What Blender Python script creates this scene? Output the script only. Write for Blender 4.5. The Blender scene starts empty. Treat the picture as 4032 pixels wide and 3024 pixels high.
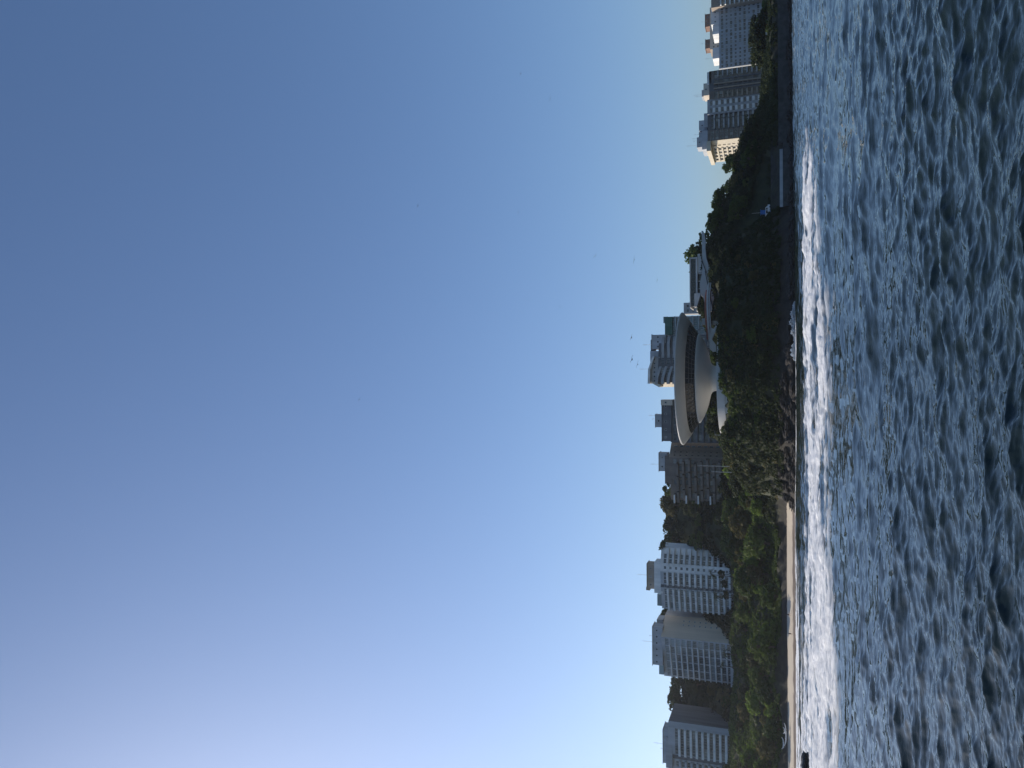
import bpy, math, random
import numpy as np
from mathutils import Vector
random.seed(7); RNG = np.random.default_rng(11)
rad = math.radians

# ------------------------------------------------------------------ camera
# the photograph lies on its side: the sky is at its left edge, the sea at its right
FPX = 3028.0; HCAM = 3.0
PITCH = math.atan(1078 / FPX); ROLL = 0.0063
Fv = np.array([0, math.cos(PITCH), math.sin(PITCH)])
R0 = np.array([1.0, 0, 0]); U0 = np.array([0, -math.sin(PITCH), math.cos(PITCH)])
Rv = math.cos(ROLL) * R0 - math.sin(ROLL) * U0
Uv = math.cos(ROLL) * U0 + math.sin(ROLL) * R0
from mathutils import Matrix
cam_d = bpy.data.cameras.new('camera'); cam = bpy.data.objects.new('camera', cam_d)
S = bpy.context.scene; COL = S.collection
COL.objects.link(cam); S.camera = cam
cam_d.sensor_fit = 'HORIZONTAL'; cam_d.sensor_width = 36; cam_d.lens = 36 * FPX / 4032
cam_d.clip_start = 0.1; cam_d.clip_end = 30000
xc, yc, zc = -Uv, Rv, -Fv
cam.matrix_world = Matrix(((xc[0], yc[0], zc[0], 0), (xc[1], yc[1], zc[1], 0), (xc[2], yc[2], zc[2], HCAM), (0, 0, 0, 1)))

def G(X, Y, d):
    """photo pixel + distance from the camera plane -> world point"""
    v = Fv * FPX - Uv * (X - 2016) + Rv * (1512 - Y)
    v = v / v[1] * d
    return (float(v[0]), float(d), float(v[2] + HCAM))

# ------------------------------------------------------------------ sky, sun, exposure
SUN_AZ = rad(-60); SUN_EL = rad(30)          # azimuth from +Y towards +X
wd = bpy.data.worlds.new('World'); S.world = wd; wd.use_nodes = True
nt = wd.node_tree; nt.nodes.clear()
sk = nt.nodes.new('ShaderNodeTexSky'); sk.sky_type = 'NISHITA'; sk.sun_disc = False
sk.sun_elevation = SUN_EL; sk.sun_rotation = SUN_AZ
sk.altitude = 0; sk.air_density = 1.0; sk.dust_density = 1.5; sk.ozone_density = 6.0
bg = nt.nodes.new('ShaderNodeBackground'); bg.inputs[1].default_value = 0.136
wo = nt.nodes.new('ShaderNodeOutputWorld')
nt.links.new(sk.outputs[0], bg.inputs[0]); nt.links.new(bg.outputs[0], wo.inputs[0])
sd = bpy.data.lights.new('sun', 'SUN'); sd.energy = 4.4; sd.angle = rad(0.53); sd.color = (1.0, 0.89, 0.74)
so = bpy.data.objects.new('sun', sd); COL.objects.link(so)
sv = Vector((math.sin(SUN_AZ) * math.cos(SUN_EL), math.cos(SUN_AZ) * math.cos(SUN_EL), math.sin(SUN_EL)))
so.rotation_euler = sv.to_track_quat('Z', 'Y').to_euler(); so.location = (-60, 0, 120)
vs = S.view_settings; vs.view_transform = 'Standard'; vs.look = 'None'; vs.exposure = 0.0; vs.gamma = 1.0
vs.use_curve_mapping = False
S.cycles.max_bounces = 8; S.cycles.volume_bounces = 1; S.cycles.transparent_max_bounces = 8

# ------------------------------------------------------------------ helpers
def new_mat(name):
    m = bpy.data.materials.new(name); m.use_nodes = True
    t = m.node_tree; b = t.nodes['Principled BSDF']
    return m, t, b
def N(t, kind, **kw):
    n = t.nodes.new(kind)
    for k, v in kw.items():
        if k.startswith('i_'):
            n.inputs[int(k[2:]) if k[2:].isdigit() else k[2:]].default_value = v
        else: setattr(n, k, v)
    return n
def ramp(t, fac, c0, c1, p0=0.3, p1=0.7):
    r = N(t, 'ShaderNodeValToRGB'); e = r.color_ramp.elements
    e[0].position = p0; e[1].position = p1; e[0].color = (*c0, 1); e[1].color = (*c1, 1)
    t.links.new(fac, r.inputs[0]); return r
MATS = {}
def wallmat(name, col, var=0.25, rough=0.75, scale=0.35, bump=0.15, streak=True):
    """painted or raw concrete: blotches, rain streaks and fine relief"""
    m, t, b = new_mat(name)
    g = N(t, 'ShaderNodeNewGeometry')
    mp = N(t, 'ShaderNodeMapping'); mp.inputs['Scale'].default_value = (1, 1, 0.12 if streak else 1)
    t.links.new(g.outputs['Position'], mp.inputs[0])
    n1 = N(t, 'ShaderNodeTexNoise'); n1.inputs['Scale'].default_value = scale; n1.inputs['Detail'].default_value = 6
    t.links.new(mp.outputs[0], n1.inputs[0])
    r = ramp(t, n1.outputs[0], [c * (1 - var) for c in col], [min(1, c * (1 + var * 0.5)) for c in col], .32, .68)
    t.links.new(r.outputs[0], b.inputs['Base Color'])
    b.inputs['Roughness'].default_value = rough
    n2 = N(t, 'ShaderNodeTexNoise'); n2.inputs['Scale'].default_value = 6; n2.inputs['Detail'].default_value = 4
    t.links.new(g.outputs['Position'], n2.inputs[0])
    bp = N(t, 'ShaderNodeBump'); bp.inputs['Strength'].default_value = bump; bp.inputs['Distance'].default_value = 0.05
    t.links.new(n2.outputs[0], bp.inputs['Height']); t.links.new(bp.outputs[0], b.inputs['Normal'])
    MATS[name] = m; return m
def glassmat(name, dark, light, rough=0.06):
    """window glass: each pane has its own tone (blinds, curtains, dark rooms)"""
    m, t, b = new_mat(name)
    oi = N(t, 'ShaderNodeObjectInfo')
    r = N(t, 'ShaderNodeValToRGB'); r.color_ramp.interpolation = 'CONSTANT'
    e = r.color_ramp.elements; e[0].position = 0; e[0].color = (*dark, 1); e[1].position = 0.62; e[1].color = (*[(a + 2 * c) / 3 for a, c in zip(light, dark)], 1)
    k = e.new(0.84); k.color = (*light, 1)
    k = e.new(0.32); k.color = (*[c * 1.9 for c in dark], 1)
    t.links.new(oi.outputs['Random'], r.inputs[0]); t.links.new(r.outputs[0], b.inputs['Base Color'])
    b.inputs['Roughness'].default_value = rough; b.inputs['IOR'].default_value = 1.5
    MATS[name] = m; return m
def leafmat(name, c0, c1, trans=0.35):
    m, t, b = new_mat(name); t.nodes.remove(b)
    g = N(t, 'ShaderNodeNewGeometry'); oi = N(t, 'ShaderNodeObjectInfo')
    n = N(t, 'ShaderNodeTexNoise'); n.inputs['Scale'].default_value = 0.3; n.inputs['Detail'].default_value = 3
    t.links.new(g.outputs['Position'], n.inputs[0])
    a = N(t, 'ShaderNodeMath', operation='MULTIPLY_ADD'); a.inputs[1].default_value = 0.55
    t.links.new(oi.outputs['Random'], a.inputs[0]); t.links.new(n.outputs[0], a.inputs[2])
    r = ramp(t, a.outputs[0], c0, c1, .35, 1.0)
    d = N(t, 'ShaderNodeBsdfPrincipled'); d.inputs['Roughness'].default_value = 0.7; d.inputs['Specular IOR Level'].default_value = 0.12
    tr = N(t, 'ShaderNodeBsdfTranslucent'); mx = N(t, 'ShaderNodeMixShader'); mx.inputs[0].default_value = trans
    t.links.new(r.outputs[0], d.inputs['Base Color']); t.links.new(r.outputs[0], tr.inputs[0])
    t.links.new(d.outputs[0], mx.inputs[1]); t.links.new(tr.outputs[0], mx.inputs[2])
    t.links.new(mx.outputs[0], t.nodes['Material Output'].inputs[0])
    MATS[name] = m; return m
def plainmat(name, col, rough=0.6, metal=0.0):
    m, t, b = new_mat(name); b.inputs['Base Color'].default_value = (*col, 1)
    b.inputs['Roughness'].default_value = rough; b.inputs['Metallic'].default_value = metal
    MATS[name] = m; return m

class MB:
    """collects faces; build() links them as one mesh object"""
    def __init__(s): s.v = []; s.f = []; s.m = []
    def add(s, vs, fs, mi=0):
        o = len(s.v); s.v += [tuple(v) for v in vs]; s.f += [tuple(i + o for i in f) for f in fs]; s.m += [mi] * len(fs); return s
    def box(s, x0, x1, y0, y1, z0, z1, mi=0):
        return s.add([(x0, y0, z0), (x1, y0, z0), (x1, y1, z0), (x0, y1, z0), (x0, y0, z1), (x1, y0, z1), (x1, y1, z1), (x0, y1, z1)],
                     [(0, 3, 2, 1), (4, 5, 6, 7), (0, 1, 5, 4), (1, 2, 6, 5), (2, 3, 7, 6), (3, 0, 4, 7)], mi)
    def prism(s, poly, z0, z1, mi=0):
        n = len(poly); vs = [(x, y, z0) for x, y in poly] + [(x, y, z1) for x, y in poly]
        return s.add(vs, [tuple(range(n - 1, -1, -1)), tuple(range(n, 2 * n))] + [(i, (i + 1) % n, n + (i + 1) % n, n + i) for i in range(n)], mi)
    def tube(s, pts, rads, n=6, mi=0):
        pts = [Vector(p) for p in pts]; vs = []
        for i, p in enumerate(pts):
            d = (pts[min(i + 1, len(pts) - 1)] - pts[max(i - 1, 0)]).normalized()
            a = d.orthogonal().normalized(); b = d.cross(a)
            for k in range(n):
                q = p + (a * math.cos(2 * math.pi * k / n) + b * math.sin(2 * math.pi * k / n)) * rads[i]; vs.append(q)
        fs = [(i * n + k, i * n + (k + 1) % n, (i + 1) * n + (k + 1) % n, (i + 1) * n + k) for i in range(len(pts) - 1) for k in range(n)]
        fs += [tuple(range(n - 1, -1, -1)), tuple((len(pts) - 1) * n + k for k in range(n))]
        return s.add(vs, fs, mi)
    def lathe(s, prof, n=64, mi=0, close=False):
        vs = [(r * math.cos(2 * math.pi * k / n), r * math.sin(2 * math.pi * k / n), z) for r, z in prof for k in range(n)]
        fs = [(i * n + k, i * n + (k + 1) % n, (i + 1) * n + (k + 1) % n, (i + 1) * n + k) for i in range(len(prof) - 1) for k in range(n)]
        if close: fs += [tuple((len(prof) - 1) * n + k for k in range(n))]
        return s.add(vs, fs, mi)
    def mesh(s, name, smooth=False):
        me = bpy.data.meshes.new(name); me.from_pydata(s.v, [], s.f)
        if max(s.m, default=0): me.polygons.foreach_set('material_index', s.m)
        if smooth: me.polygons.foreach_set('use_smooth', [True] * len(s.f))
        me.update(); return me
    def build(s, name, mat, parent=None, loc=(0, 0, 0), rz=0, smooth=False):
        return ob(name, s.mesh(name, smooth), mat, parent, loc, rz)
def ob(name, me, mat=None, parent=None, loc=(0, 0, 0), rz=0):
    o = bpy.data.objects.new(name, me); COL.objects.link(o)
    if me is not None and mat is not None and len(me.materials) == 0:
        for m in (mat if isinstance(mat, (list, tuple)) else [mat]): me.materials.append(MATS[m] if isinstance(m, str) else m)
    o.parent = parent; o.location = loc; o.rotation_euler = (0, 0, rz); return o
def tag(o, label, cat, group=None):
    o['label'] = label; o['category'] = cat
    if group: o['group'] = group
    return o
def thing(name, label, cat, loc=(0, 0, 0), rz=0, group=None):
    return tag(ob(name, None, None, None, loc, rz), label, cat, group)
def struct(o): o['kind'] = 'structure'; return o
def npmesh(name, V, Fq, smooth=False):
    """fast mesh from numpy arrays: V (n,3), Fq (m,4)"""
    me = bpy.data.meshes.new(name); V = np.ascontiguousarray(V, np.float32); Fq = np.ascontiguousarray(Fq, np.int32)
    me.vertices.add(len(V)); me.vertices.foreach_set('co', V.ravel())
    k = Fq.shape[1]; me.loops.add(Fq.size); me.loops.foreach_set('vertex_index', Fq.ravel())
    me.polygons.add(len(Fq)); me.polygons.foreach_set('loop_start', np.arange(0, Fq.size, k, dtype=np.int32))
    if smooth: me.polygons.foreach_set('use_smooth', np.ones(len(Fq), bool))
    me.update(calc_edges=True); return me
def gridfaces(nr, nc):
    i = np.arange(nr - 1)[:, None] * nc + np.arange(nc - 1)[None, :]
    return np.stack([i, i + 1, i + nc + 1, i + nc], -1).reshape(-1, 4)
def vnoise(x, y, seed=0):
    xi = np.floor(x).astype(np.int64); yi = np.floor(y).astype(np.int64); fx = x - xi; fy = y - yi
    fx = fx * fx * (3 - 2 * fx); fy = fy * fy * (3 - 2 * fy)
    def hsh(a, b):
        n = (a * 374761393 + b * 668265263 + seed * 1274126177) & 0xffffffff
        n = ((n ^ (n >> 13)) * 1274126177) & 0xffffffff
        return ((n ^ (n >> 16)) & 0xffff) / 65535.0
    return (hsh(xi, yi) * (1 - fx) + hsh(xi + 1, yi) * fx) * (1 - fy) + (hsh(xi, yi + 1) * (1 - fx) + hsh(xi + 1, yi + 1) * fx) * fy
def fbm(x, y, seed=0, o=4):
    s = 0; a = 0.5; t = 0
    for i in range(o):
        s = s + a * vnoise(x, y, seed + i * 17); t += a; a *= 0.5; x = x * 2.03 + 5.1; y = y * 2.03 + 1.7
    return s / t

# ------------------------------------------------------------------ materials
wallmat('concrete_white', (0.48, 0.475, 0.455), 0.16, 0.6, 0.12, 0.05)
wallmat('museum_white', (0.47, 0.47, 0.455), 0.10, 0.45, 0.10, 0.03)
wallmat('wall_white', (0.74, 0.74, 0.72), 0.2)
wallmat('wall_grey', (0.38, 0.39, 0.40), 0.25)
wallmat('wall_bluegrey', (0.42, 0.44, 0.465), 0.2)
wallmat('wall_darkgrey', (0.11, 0.115, 0.125), 0.3)
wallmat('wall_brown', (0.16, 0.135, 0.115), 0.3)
wallmat('wall_beige', (0.6, 0.52, 0.42), 0.12)
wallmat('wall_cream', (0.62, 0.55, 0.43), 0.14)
wallmat('wall_tan', (0.34, 0.28, 0.22), 0.2)
wallmat('roof_brown', (0.25, 0.15, 0.11), 0.3)
wallmat('roof_grey', (0.2, 0.2, 0.2), 0.3)
wallmat('ramp_red', (0.30, 0.10, 0.06), 0.3)
wallmat('stone_wall', (0.055, 0.056, 0.055), 0.45, 0.9, 0.5, 0.6, False)
wallmat('asphalt', (0.05, 0.05, 0.052), 0.3, 0.9, 0.6, 0.2, False)
wallmat('net_green', (0.05, 0.16, 0.12), 0.3, 0.6)
wallmat('bark', (0.12, 0.09, 0.065), 0.4, 0.9, 1.0, 0.5)
wallmat('rock', (0.034, 0.028, 0.024), 0.7, 0.9, 0.6, 1.0, False)
wallmat('wet_rock', (0.018, 0.017, 0.016), 0.5, 0.45, 0.8, 0.9, False)
glassmat('glass_dark', (0.016, 0.02, 0.024), (0.22, 0.22, 0.21))
glassmat('glass_blue', (0.03, 0.045, 0.055), (0.2, 0.24, 0.26))
glassmat('glass_museum', (0.006, 0.007, 0.008), (0.012, 0.012, 0.012), 0.12)
glassmat('glass_rail', (0.10, 0.15, 0.17), (0.2, 0.26, 0.28))
plainmat('metal_dark', (0.05, 0.05, 0.055), 0.5, 0.6)
plainmat('metal_light', (0.5, 0.5, 0.5), 0.4, 0.5)
plainmat('frame_white', (0.6, 0.6, 0.6), 0.5)
plainmat('frame_museum', (0.11, 0.105, 0.095), 0.6)
plainmat('blue_plastic', (0.02, 0.14, 0.42), 0.4)
plainmat('car_white', (0.75, 0.75, 0.75), 0.25)
plainmat('rubber', (0.02, 0.02, 0.02), 0.8)
plainmat('hull_white', (0.65, 0.68, 0.7), 0.35)
plainmat('feather_dark', (0.035, 0.034, 0.034), 0.8)
plainmat('skin_tan', (0.28, 0.16, 0.1), 0.6)
plainmat('cloth_dark', (0.03, 0.03, 0.045), 0.8)
plainmat('orange_paint', (0.55, 0.2, 0.08), 0.6)
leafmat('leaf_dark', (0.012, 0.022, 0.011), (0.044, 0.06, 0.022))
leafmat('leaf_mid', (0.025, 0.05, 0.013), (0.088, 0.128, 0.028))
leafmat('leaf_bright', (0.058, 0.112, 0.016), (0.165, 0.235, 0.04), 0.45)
leafmat('leaf_olive', (0.05, 0.055, 0.02), (0.12, 0.11, 0.04))
leafmat('palm_leaf', (0.04, 0.06, 0.02), (0.09, 0.11, 0.04))

# ------------------------------------------------------------------ terrain
YS_X = [-900, -200, -100, -60, -48, -36, -20, 0, 25, 40, 63, 100, 900]
YS_Y = [345, 324, 320, 318, 309, 294, 272, 262, 263, 276, 303, 321, 345]
def shore(x): return np.interp(x, YS_X, YS_Y)
CTRL = np.array([(-180, 413, 30), (-150, 430, 27), (-110, 430, 27), (-90, 385, 19), (-150, 375, 18), (-200, 375, 18), (-260, 380, 20),
 (-150, 350, 5), (-200, 352, 5), (-95, 348, 5), (-70, 345, 6), (-56, 335, 9), (-60, 365, 16), (-50, 345, 15), (-42, 325, 15), (-30, 325, 21), (-35, 360, 22),
 (-80, 470, 65), (-140, 474, 64), (-195, 466, 61), (-230, 462, 60), (-62, 462, 60), (-80, 500, 66), (-140, 500, 65), (-195, 500, 62), (-260, 490, 64), (-340, 470, 62), (-60, 520, 56), (-20, 520, 40), (-80, 440, 46), (-140, 450, 46), (-195, 440, 44),
 (-40, 410, 27), (0, 410, 27), (40, 420, 28), (-18, 300, 24), (0, 280, 24), (15, 286, 24), (2, 300, 24), (-10, 315, 24), (15, 318, 24), (24, 300, 24), (-14, 287, 24), (0, 330, 25),
 (34, 306, 25.5), (46, 322, 31), (32, 338, 35.5), (52, 338, 35.5), (44, 350, 35), (62, 345, 32), (78, 352, 28), (92, 362, 24), (106, 372, 18), (52, 318, 26), (64, 325, 19), (78, 338, 16), (90, 345, 12), (58, 308, 12),
 (68, 316, 5.6), (84, 325, 5.4), (120, 335, 6.5), (120, 375, 10), (135, 400, 9), (160, 420, 9), (160, 345, 7.2), (200, 352, 7.2), (280, 360, 7.5), (250, 520, 13), (160, 520, 12), (300, 420, 10), (100, 440, 12), (110, 500, 12), (200, 420, 8), (240, 440, 9), (150, 390, 7.5), (200, 470, 10), (170, 480, 10), (135, 430, 9),
 (400, 450, 14), (-420, 400, 40), (0, 620, 45), (-200, 640, 70), (250, 640, 20), (450, 640, 30), (-420, 640, 70)], float)
def zctrl(x, y):
    num = 0; den = 0
    for cx, cy, cz in CTRL:
        w = 1.0 / (((x - cx) ** 2 + (y - cy) ** 2) ** 1.7 + 40); num = num + w * cz; den = den + w
    return num / den
def ground(x, y):
    x = np.asarray(x, float); y = np.asarray(y, float)
    s = y - shore(x)
    prom = np.clip((x + 46) / 8, 0, 1) * np.clip((66 - x) / 10, 0, 1)        # rocky headland
    right = np.clip((x - 60) / 8, 0, 1)
    beach = 1 - np.clip((x + 48) / 6, 0, 1)
    nz = fbm(x * 0.12, y * 0.12, 3) - 0.5
    pc = np.where(s < 5, s * 0.8, 4.0 + (s - 5) * 1.9) + nz * 5 * np.clip(s / 6, 0, 1)
    pb = np.where(s < 20, s * 0.15, 3.0 + (s - 20) * 0.95) + np.where(s > 22, nz * 3, nz * .25)
    pr = np.where(s < 3, s * 0.5, 1.5 + (s - 3) * 0.9)
    prof = pc * prom + pb * beach * (1 - prom) + pr * right * (1 - prom)
    wsum = prom + (beach + right) * (1 - prom); prof = prof / np.maximum(wsum, 1e-3)
    prof = np.where(s < 0, s * 0.25, prof)
    z = zctrl(x, y) + nz * 2.0 * (1 - np.exp(-((x - 2) ** 2 + (y - 300) ** 2) / 500.))
    d = np.hypot(x - 1.5, y - 300); z = np.where(d < 23, np.minimum(z, 24.2), z)
    m = np.minimum(z, prof)
    led = (x > 55) & (x < 94) & (y > 316) & (y < 334.6)      # parking ledge cut into the slope
    return np.where(led, np.minimum(m, 8.2), m)
xs = np.concatenate([np.linspace(-900, -300, 40)[:-1], np.arange(-300, 320, 2.0), np.linspace(320, 900, 40)])
ys = np.concatenate([np.arange(250, 420, 2.0), np.arange(420, 560, 4.0), np.linspace(560, 1500, 40)])
XX, YY = np.meshgrid(xs, ys); ZZ = ground(XX, YY)
ZZ = np.where(YY > 640, ZZ * np.clip(1 - (YY - 640) / 900, .2, 1), ZZ)
me = npmesh('hillside', np.stack([XX, YY, ZZ], -1).reshape(-1, 3), gridfaces(len(ys), len(xs)), True)
m, t, b = new_mat('hill_ground')
g = N(t, 'ShaderNodeNewGeometry'); sp = N(t, 'ShaderNodeSeparateXYZ'); t.links.new(g.outputs['Position'], sp.inputs[0])
n1 = N(t, 'ShaderNodeTexNoise'); n1.inputs['Scale'].default_value = 0.35; n1.inputs['Detail'].default_value = 8; t.links.new(g.outputs['Position'], n1.inputs[0])
c1 = ramp(t, n1.outputs[0], (0.012, 0.011, 0.009), (0.038, 0.031, 0.024))
c2 = ramp(t, n1.outputs[0], (0.012, 0.02, 0.008), (0.04, 0.048, 0.018))
zz = N(t, 'ShaderNodeMath', operation='MULTIPLY_ADD'); zz.inputs[1].default_value = 8; t.links.new(n1.outputs[0], zz.inputs[0]); t.links.new(sp.outputs[2], zz.inputs[2])
mr = N(t, 'ShaderNodeMapRange'); mr.inputs[1].default_value = 8; mr.inputs[2].default_value = 14; t.links.new(zz.outputs[0], mr.inputs[0])
mx = N(t, 'ShaderNodeMix', data_type='RGBA'); t.links.new(mr.outputs[0], mx.inputs[0]); t.links.new(c1.outputs[0], mx.inputs[6]); t.links.new(c2.outputs[0], mx.inputs[7])
t.links.new(mx.outputs[2], b.inputs['Base Color']); b.inputs['Roughness'].default_value = 0.95
bp = N(t, 'ShaderNodeBump'); bp.inputs['Strength'].default_value = 0.8; bp.inputs['Distance'].default_value = 0.6; t.links.new(n1.outputs[0], bp.inputs['Height']); t.links.new(bp.outputs[0], b.inputs['Normal'])
struct(ob('hillside', me, m))

# beach: a sheet of sand laid over the foot of the hill
bx = np.arange(-330, -40, 1.5); bs = np.arange(-7, 23.1, 0.75)
BX, BS = np.meshgrid(bx, bs); BY = shore(BX) + BS
endw = np.clip((-40 - BX) / 7, 0, 1)
BZ = np.interp(BS, [-7, 0, 8, 12, 20, 23], [-0.9, 0.12, 1.45, 2.1, 3.05, 3.1]) + (fbm(BX * .15, BS * .3, 9) - .5) * .35 * np.clip((BS + 1) / 4, 0, 1)
BZ = BZ - (1 - endw) * np.clip(BS - 4, 0, 30) * 0.2 + 0.02
m, t, b = new_mat('sand')
g = N(t, 'ShaderNodeNewGeometry'); sp = N(t, 'ShaderNodeSeparateXYZ'); t.links.new(g.outputs['Position'], sp.inputs[0])
n1 = N(t, 'ShaderNodeTexNoise'); n1.inputs['Scale'].default_value = 0.25; n1.inputs['Detail'].default_value = 7; t.links.new(g.outputs['Position'], n1.inputs[0])
ad = N(t, 'ShaderNodeMath', operation='ADD'); t.links.new(n1.outputs[0], ad.inputs[0]); t.links.new(sp.outputs[2], ad.inputs[1])
mr = N(t, 'ShaderNodeMapRange'); mr.inputs[1].default_value = 1.2; mr.inputs[2].default_value = 1.6; t.links.new(ad.outputs[0], mr.inputs[0])
mx = N(t, 'ShaderNodeMix', data_type='RGBA'); mx.inputs[6].default_value = (0.24, 0.18, 0.13, 1); mx.inputs[7].default_value = (0.56, 0.48, 0.37, 1)
t.links.new(mr.outputs[0], mx.inputs[0]); t.links.new(mx.outputs[2], b.inputs['Base Color'])
rr = N(t, 'ShaderNodeMapRange'); rr.inputs[3].default_value = 0.35; rr.inputs[4].default_value = 0.95; t.links.new(mr.outputs[0], rr.inputs[0]); t.links.new(rr.outputs[0], b.inputs['Roughness'])
bp = N(t, 'ShaderNodeBump'); bp.inputs['Strength'].default_value = 0.4; bp.inputs['Distance'].default_value = 0.2; t.links.new(n1.outputs[0], bp.inputs['Height']); t.links.new(bp.outputs[0], b.inputs['Normal'])
struct(ob('beach', npmesh('beach', np.stack([BX, BY, BZ], -1).reshape(-1, 3), gridfaces(len(bs), len(bx)), True), m))

# ------------------------------------------------------------------ sea
def fft_tile(L, n, wind, lmin, lmax, seed, spread=2.0, ex=3.6):
    rg = np.random.default_rng(seed); k1 = np.fft.fftfreq(n, L / n) * 2 * math.pi
    KX, KY = np.meshgrid(k1, k1); K = np.hypot(KX, KY); K[0, 0] = 1
    c = np.abs((KX * wind[0] + KY * wind[1]) / K) ** spread * 0.9 + 0.1
    P = c / K ** ex; P[(K > 2 * math.pi / lmin) | (K < 2 * math.pi / lmax)] = 0; P[0, 0] = 0
    H = np.sqrt(P) * (rg.standard_normal((n, n)) + 1j * rg.standard_normal((n, n)))
    h = np.fft.ifft2(H).real; s = h.std(); dx = np.fft.ifft2(1j * KX / K * H).real / s; dy = np.fft.ifft2(1j * KY / K * H).real / s
    return L, n, h / s, dx, dy
def sample(T, x, y):
    L, n = T[0], T[1]; u = (x / L * n) % n; v = (y / L * n) % n
    i = np.floor(u).astype(int) % n; j = np.floor(v).astype(int) % n; a = u - np.floor(u); c = v - np.floor(v); i2 = (i + 1) % n; j2 = (j + 1) % n
    return [q[j, i] * (1 - a) * (1 - c) + q[j, i2] * a * (1 - c) + q[j2, i] * (1 - a) * c + q[j2, i2] * a * c for q in T[2:5]]
T1 = fft_tile(71.0, 256, (0.25, 0.97), 1.6, 20, 1, 5.0); T2 = fft_tile(17.3, 256, (-0.2, 0.98), 0.35, 3.0, 2, 4.5, 3.3); T3 = fft_tile(5.3, 256, (0.3, 0.95), 0.08, 0.9, 3, 2.6, 3.3)
yr = [5.0]
while yr[-1] < 352: yr.append(yr[-1] + min(max(yr[-1] ** 2 / 4300, 0.02), 0.55))
yr = np.array(yr); tc = np.linspace(-0.62, 0.62, 760)
YW, TW = np.meshgrid(yr, tc, indexing='ij'); XW = TW * (YW + 6)
a1, a2, a3 = 0.105, 0.036, 0.0100
h1, dx1, dy1 = sample(T1, XW, YW); h2, dx2, dy2 = sample(T2, XW, YW); h3, dx3, dy3 = sample(T3, XW, YW)
f3 = np.clip(1.25 - YW / 60, 0, 1); f2 = np.clip(1.5 - YW / 200, 0.35, 1)
calm = np.clip((shore(XW) - YW) / 25, 0.12, 1)
ZW = (a1 * h1 + a2 * f2 * h2 + a3 * f3 * h3) * calm
PX = XW + (a1 * dx1 + a2 * f2 * dx2 + a3 * f3 * dx3) * 0.9 * calm; PY = YW + (a1 * dy1 + a2 * f2 * dy2 + a3 * f3 * dy3) * 0.9 * calm
# surf: whitewater where the swell breaks over the bar, and a wash line along the shore
ynear = np.interp(XW, [-90, -23, -13, 0, 10, 20, 28, 36, 42], [46, 46, 51, 54, 58, 76, 92, 108, 122])
yfar = np.interp(XW, [-90, -60, -30, 0, 20, 33, 42], [180, 172, 150, 134, 142, 136, 124])
wob = (fbm(XW * .11, YW * .05, 21) - .5) * 44
inb = np.clip((YW + wob * .4 - ynear) / 14, 0, 1) * np.clip((yfar + wob - YW) / 20, 0, 1) * np.clip((43 - XW) / 12, 0, 1)
stre = fbm(XW * .10, YW * .10, 31, 5); stre2 = fbm(XW * .55, YW * .6, 41, 4)
foam = np.clip(inb * 1.25 - .25 + (fbm(XW * .2, YW * .12, 33) - .5) * 1.4 * (1 - inb) * (inb > .02), 0, 1) * np.clip((stre * .62 + stre2 * .62 + h1 * .10 - .50) / .34, 0, 1)
wash = np.clip((24 - XW) / 12, 0, 1) * np.clip(1 - np.abs(YW - (shore(XW) - 9 + (fbm(XW * .05, 0 * XW, 5) - .5) * 8)) / (9 + 4 * fbm(XW * .08, 0 * XW, 6)), 0, 1)
left = np.clip((-40 - XW) / 30, 0, 1)
far_lines = np.clip((fbm(XW * .02, YW * .16, 51, 3) - .53) / .07, 0, 1) * np.clip((YW - 140) / 40, 0, 1) * left * .75
foam = np.maximum(foam, np.maximum(np.clip(wash * 1.5, 0, 1) * np.clip((fbm(XW * .12, YW * .3, 61) - .30) / .15, 0, 1), far_lines))
caps = np.clip((h1 * .6 + h2 * .6 - 2.05) / .5, 0, 1) * np.clip((stre2 - .5) / .1, 0, 1) * np.clip((YW - 20) / 30, 0, 1) * .0
foam = np.clip(np.maximum(foam, caps), 0, 1)
crest = np.exp(-((YW - (118 + wob * .25 + XW * -.15)) / 2.2) ** 2) * np.clip((36 - XW) / 10, 0, 1)
crest2 = np.exp(-((YW - (88 + wob * .4)) / 2.0) ** 2) * np.clip((24 - XW) / 8, 0, 1)
ZW += 0.42 * crest + .30 * crest2 + foam * (stre2 - .35) * 0.55 * np.clip(YW / 60, 0, 1) * np.clip((shore(XW) - YW) / 40, .3, 1)
me = npmesh('sea', np.stack([PX, PY, ZW], -1).reshape(-1, 3), gridfaces(len(yr), len(tc)), True)
at = me.attributes.new('foam', 'FLOAT', 'POINT'); at.data.foreach_set('value', foam.astype(np.float32).ravel())
m, t, b = new_mat('sea_water')
g = N(t, 'ShaderNodeNewGeometry')
w = N(t, 'ShaderNodeBsdfPrincipled'); t.nodes.remove(b)
w.inputs['Base Color'].default_value = (0.013, 0.023, 0.022, 1); w.inputs['Roughness'].default_value = 0.05; w.inputs['IOR'].default_value = 1.33
mp = N(t, 'ShaderNodeMapping'); mp.inputs['Scale'].default_value = (0.6, 1.9, 1); t.links.new(g.outputs['Position'], mp.inputs[0])
na = N(t, 'ShaderNodeTexNoise'); na.inputs['Scale'].default_value = 1.7; na.inputs['Detail'].default_value = 3; na.inputs['Roughness'].default_value = .5; t.links.new(mp.outputs[0], na.inputs[0])
b1 = N(t, 'ShaderNodeBump'); b1.inputs['Strength'].default_value = 0.3; b1.inputs['Distance'].default_value = 0.10; t.links.new(na.outputs[0], b1.inputs['Height']); t.links.new(b1.outputs[0], w.inputs['Normal'])
fo = N(t, 'ShaderNodeBsdfPrincipled'); fo.inputs['Roughness'].default_value = 0.8
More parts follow.
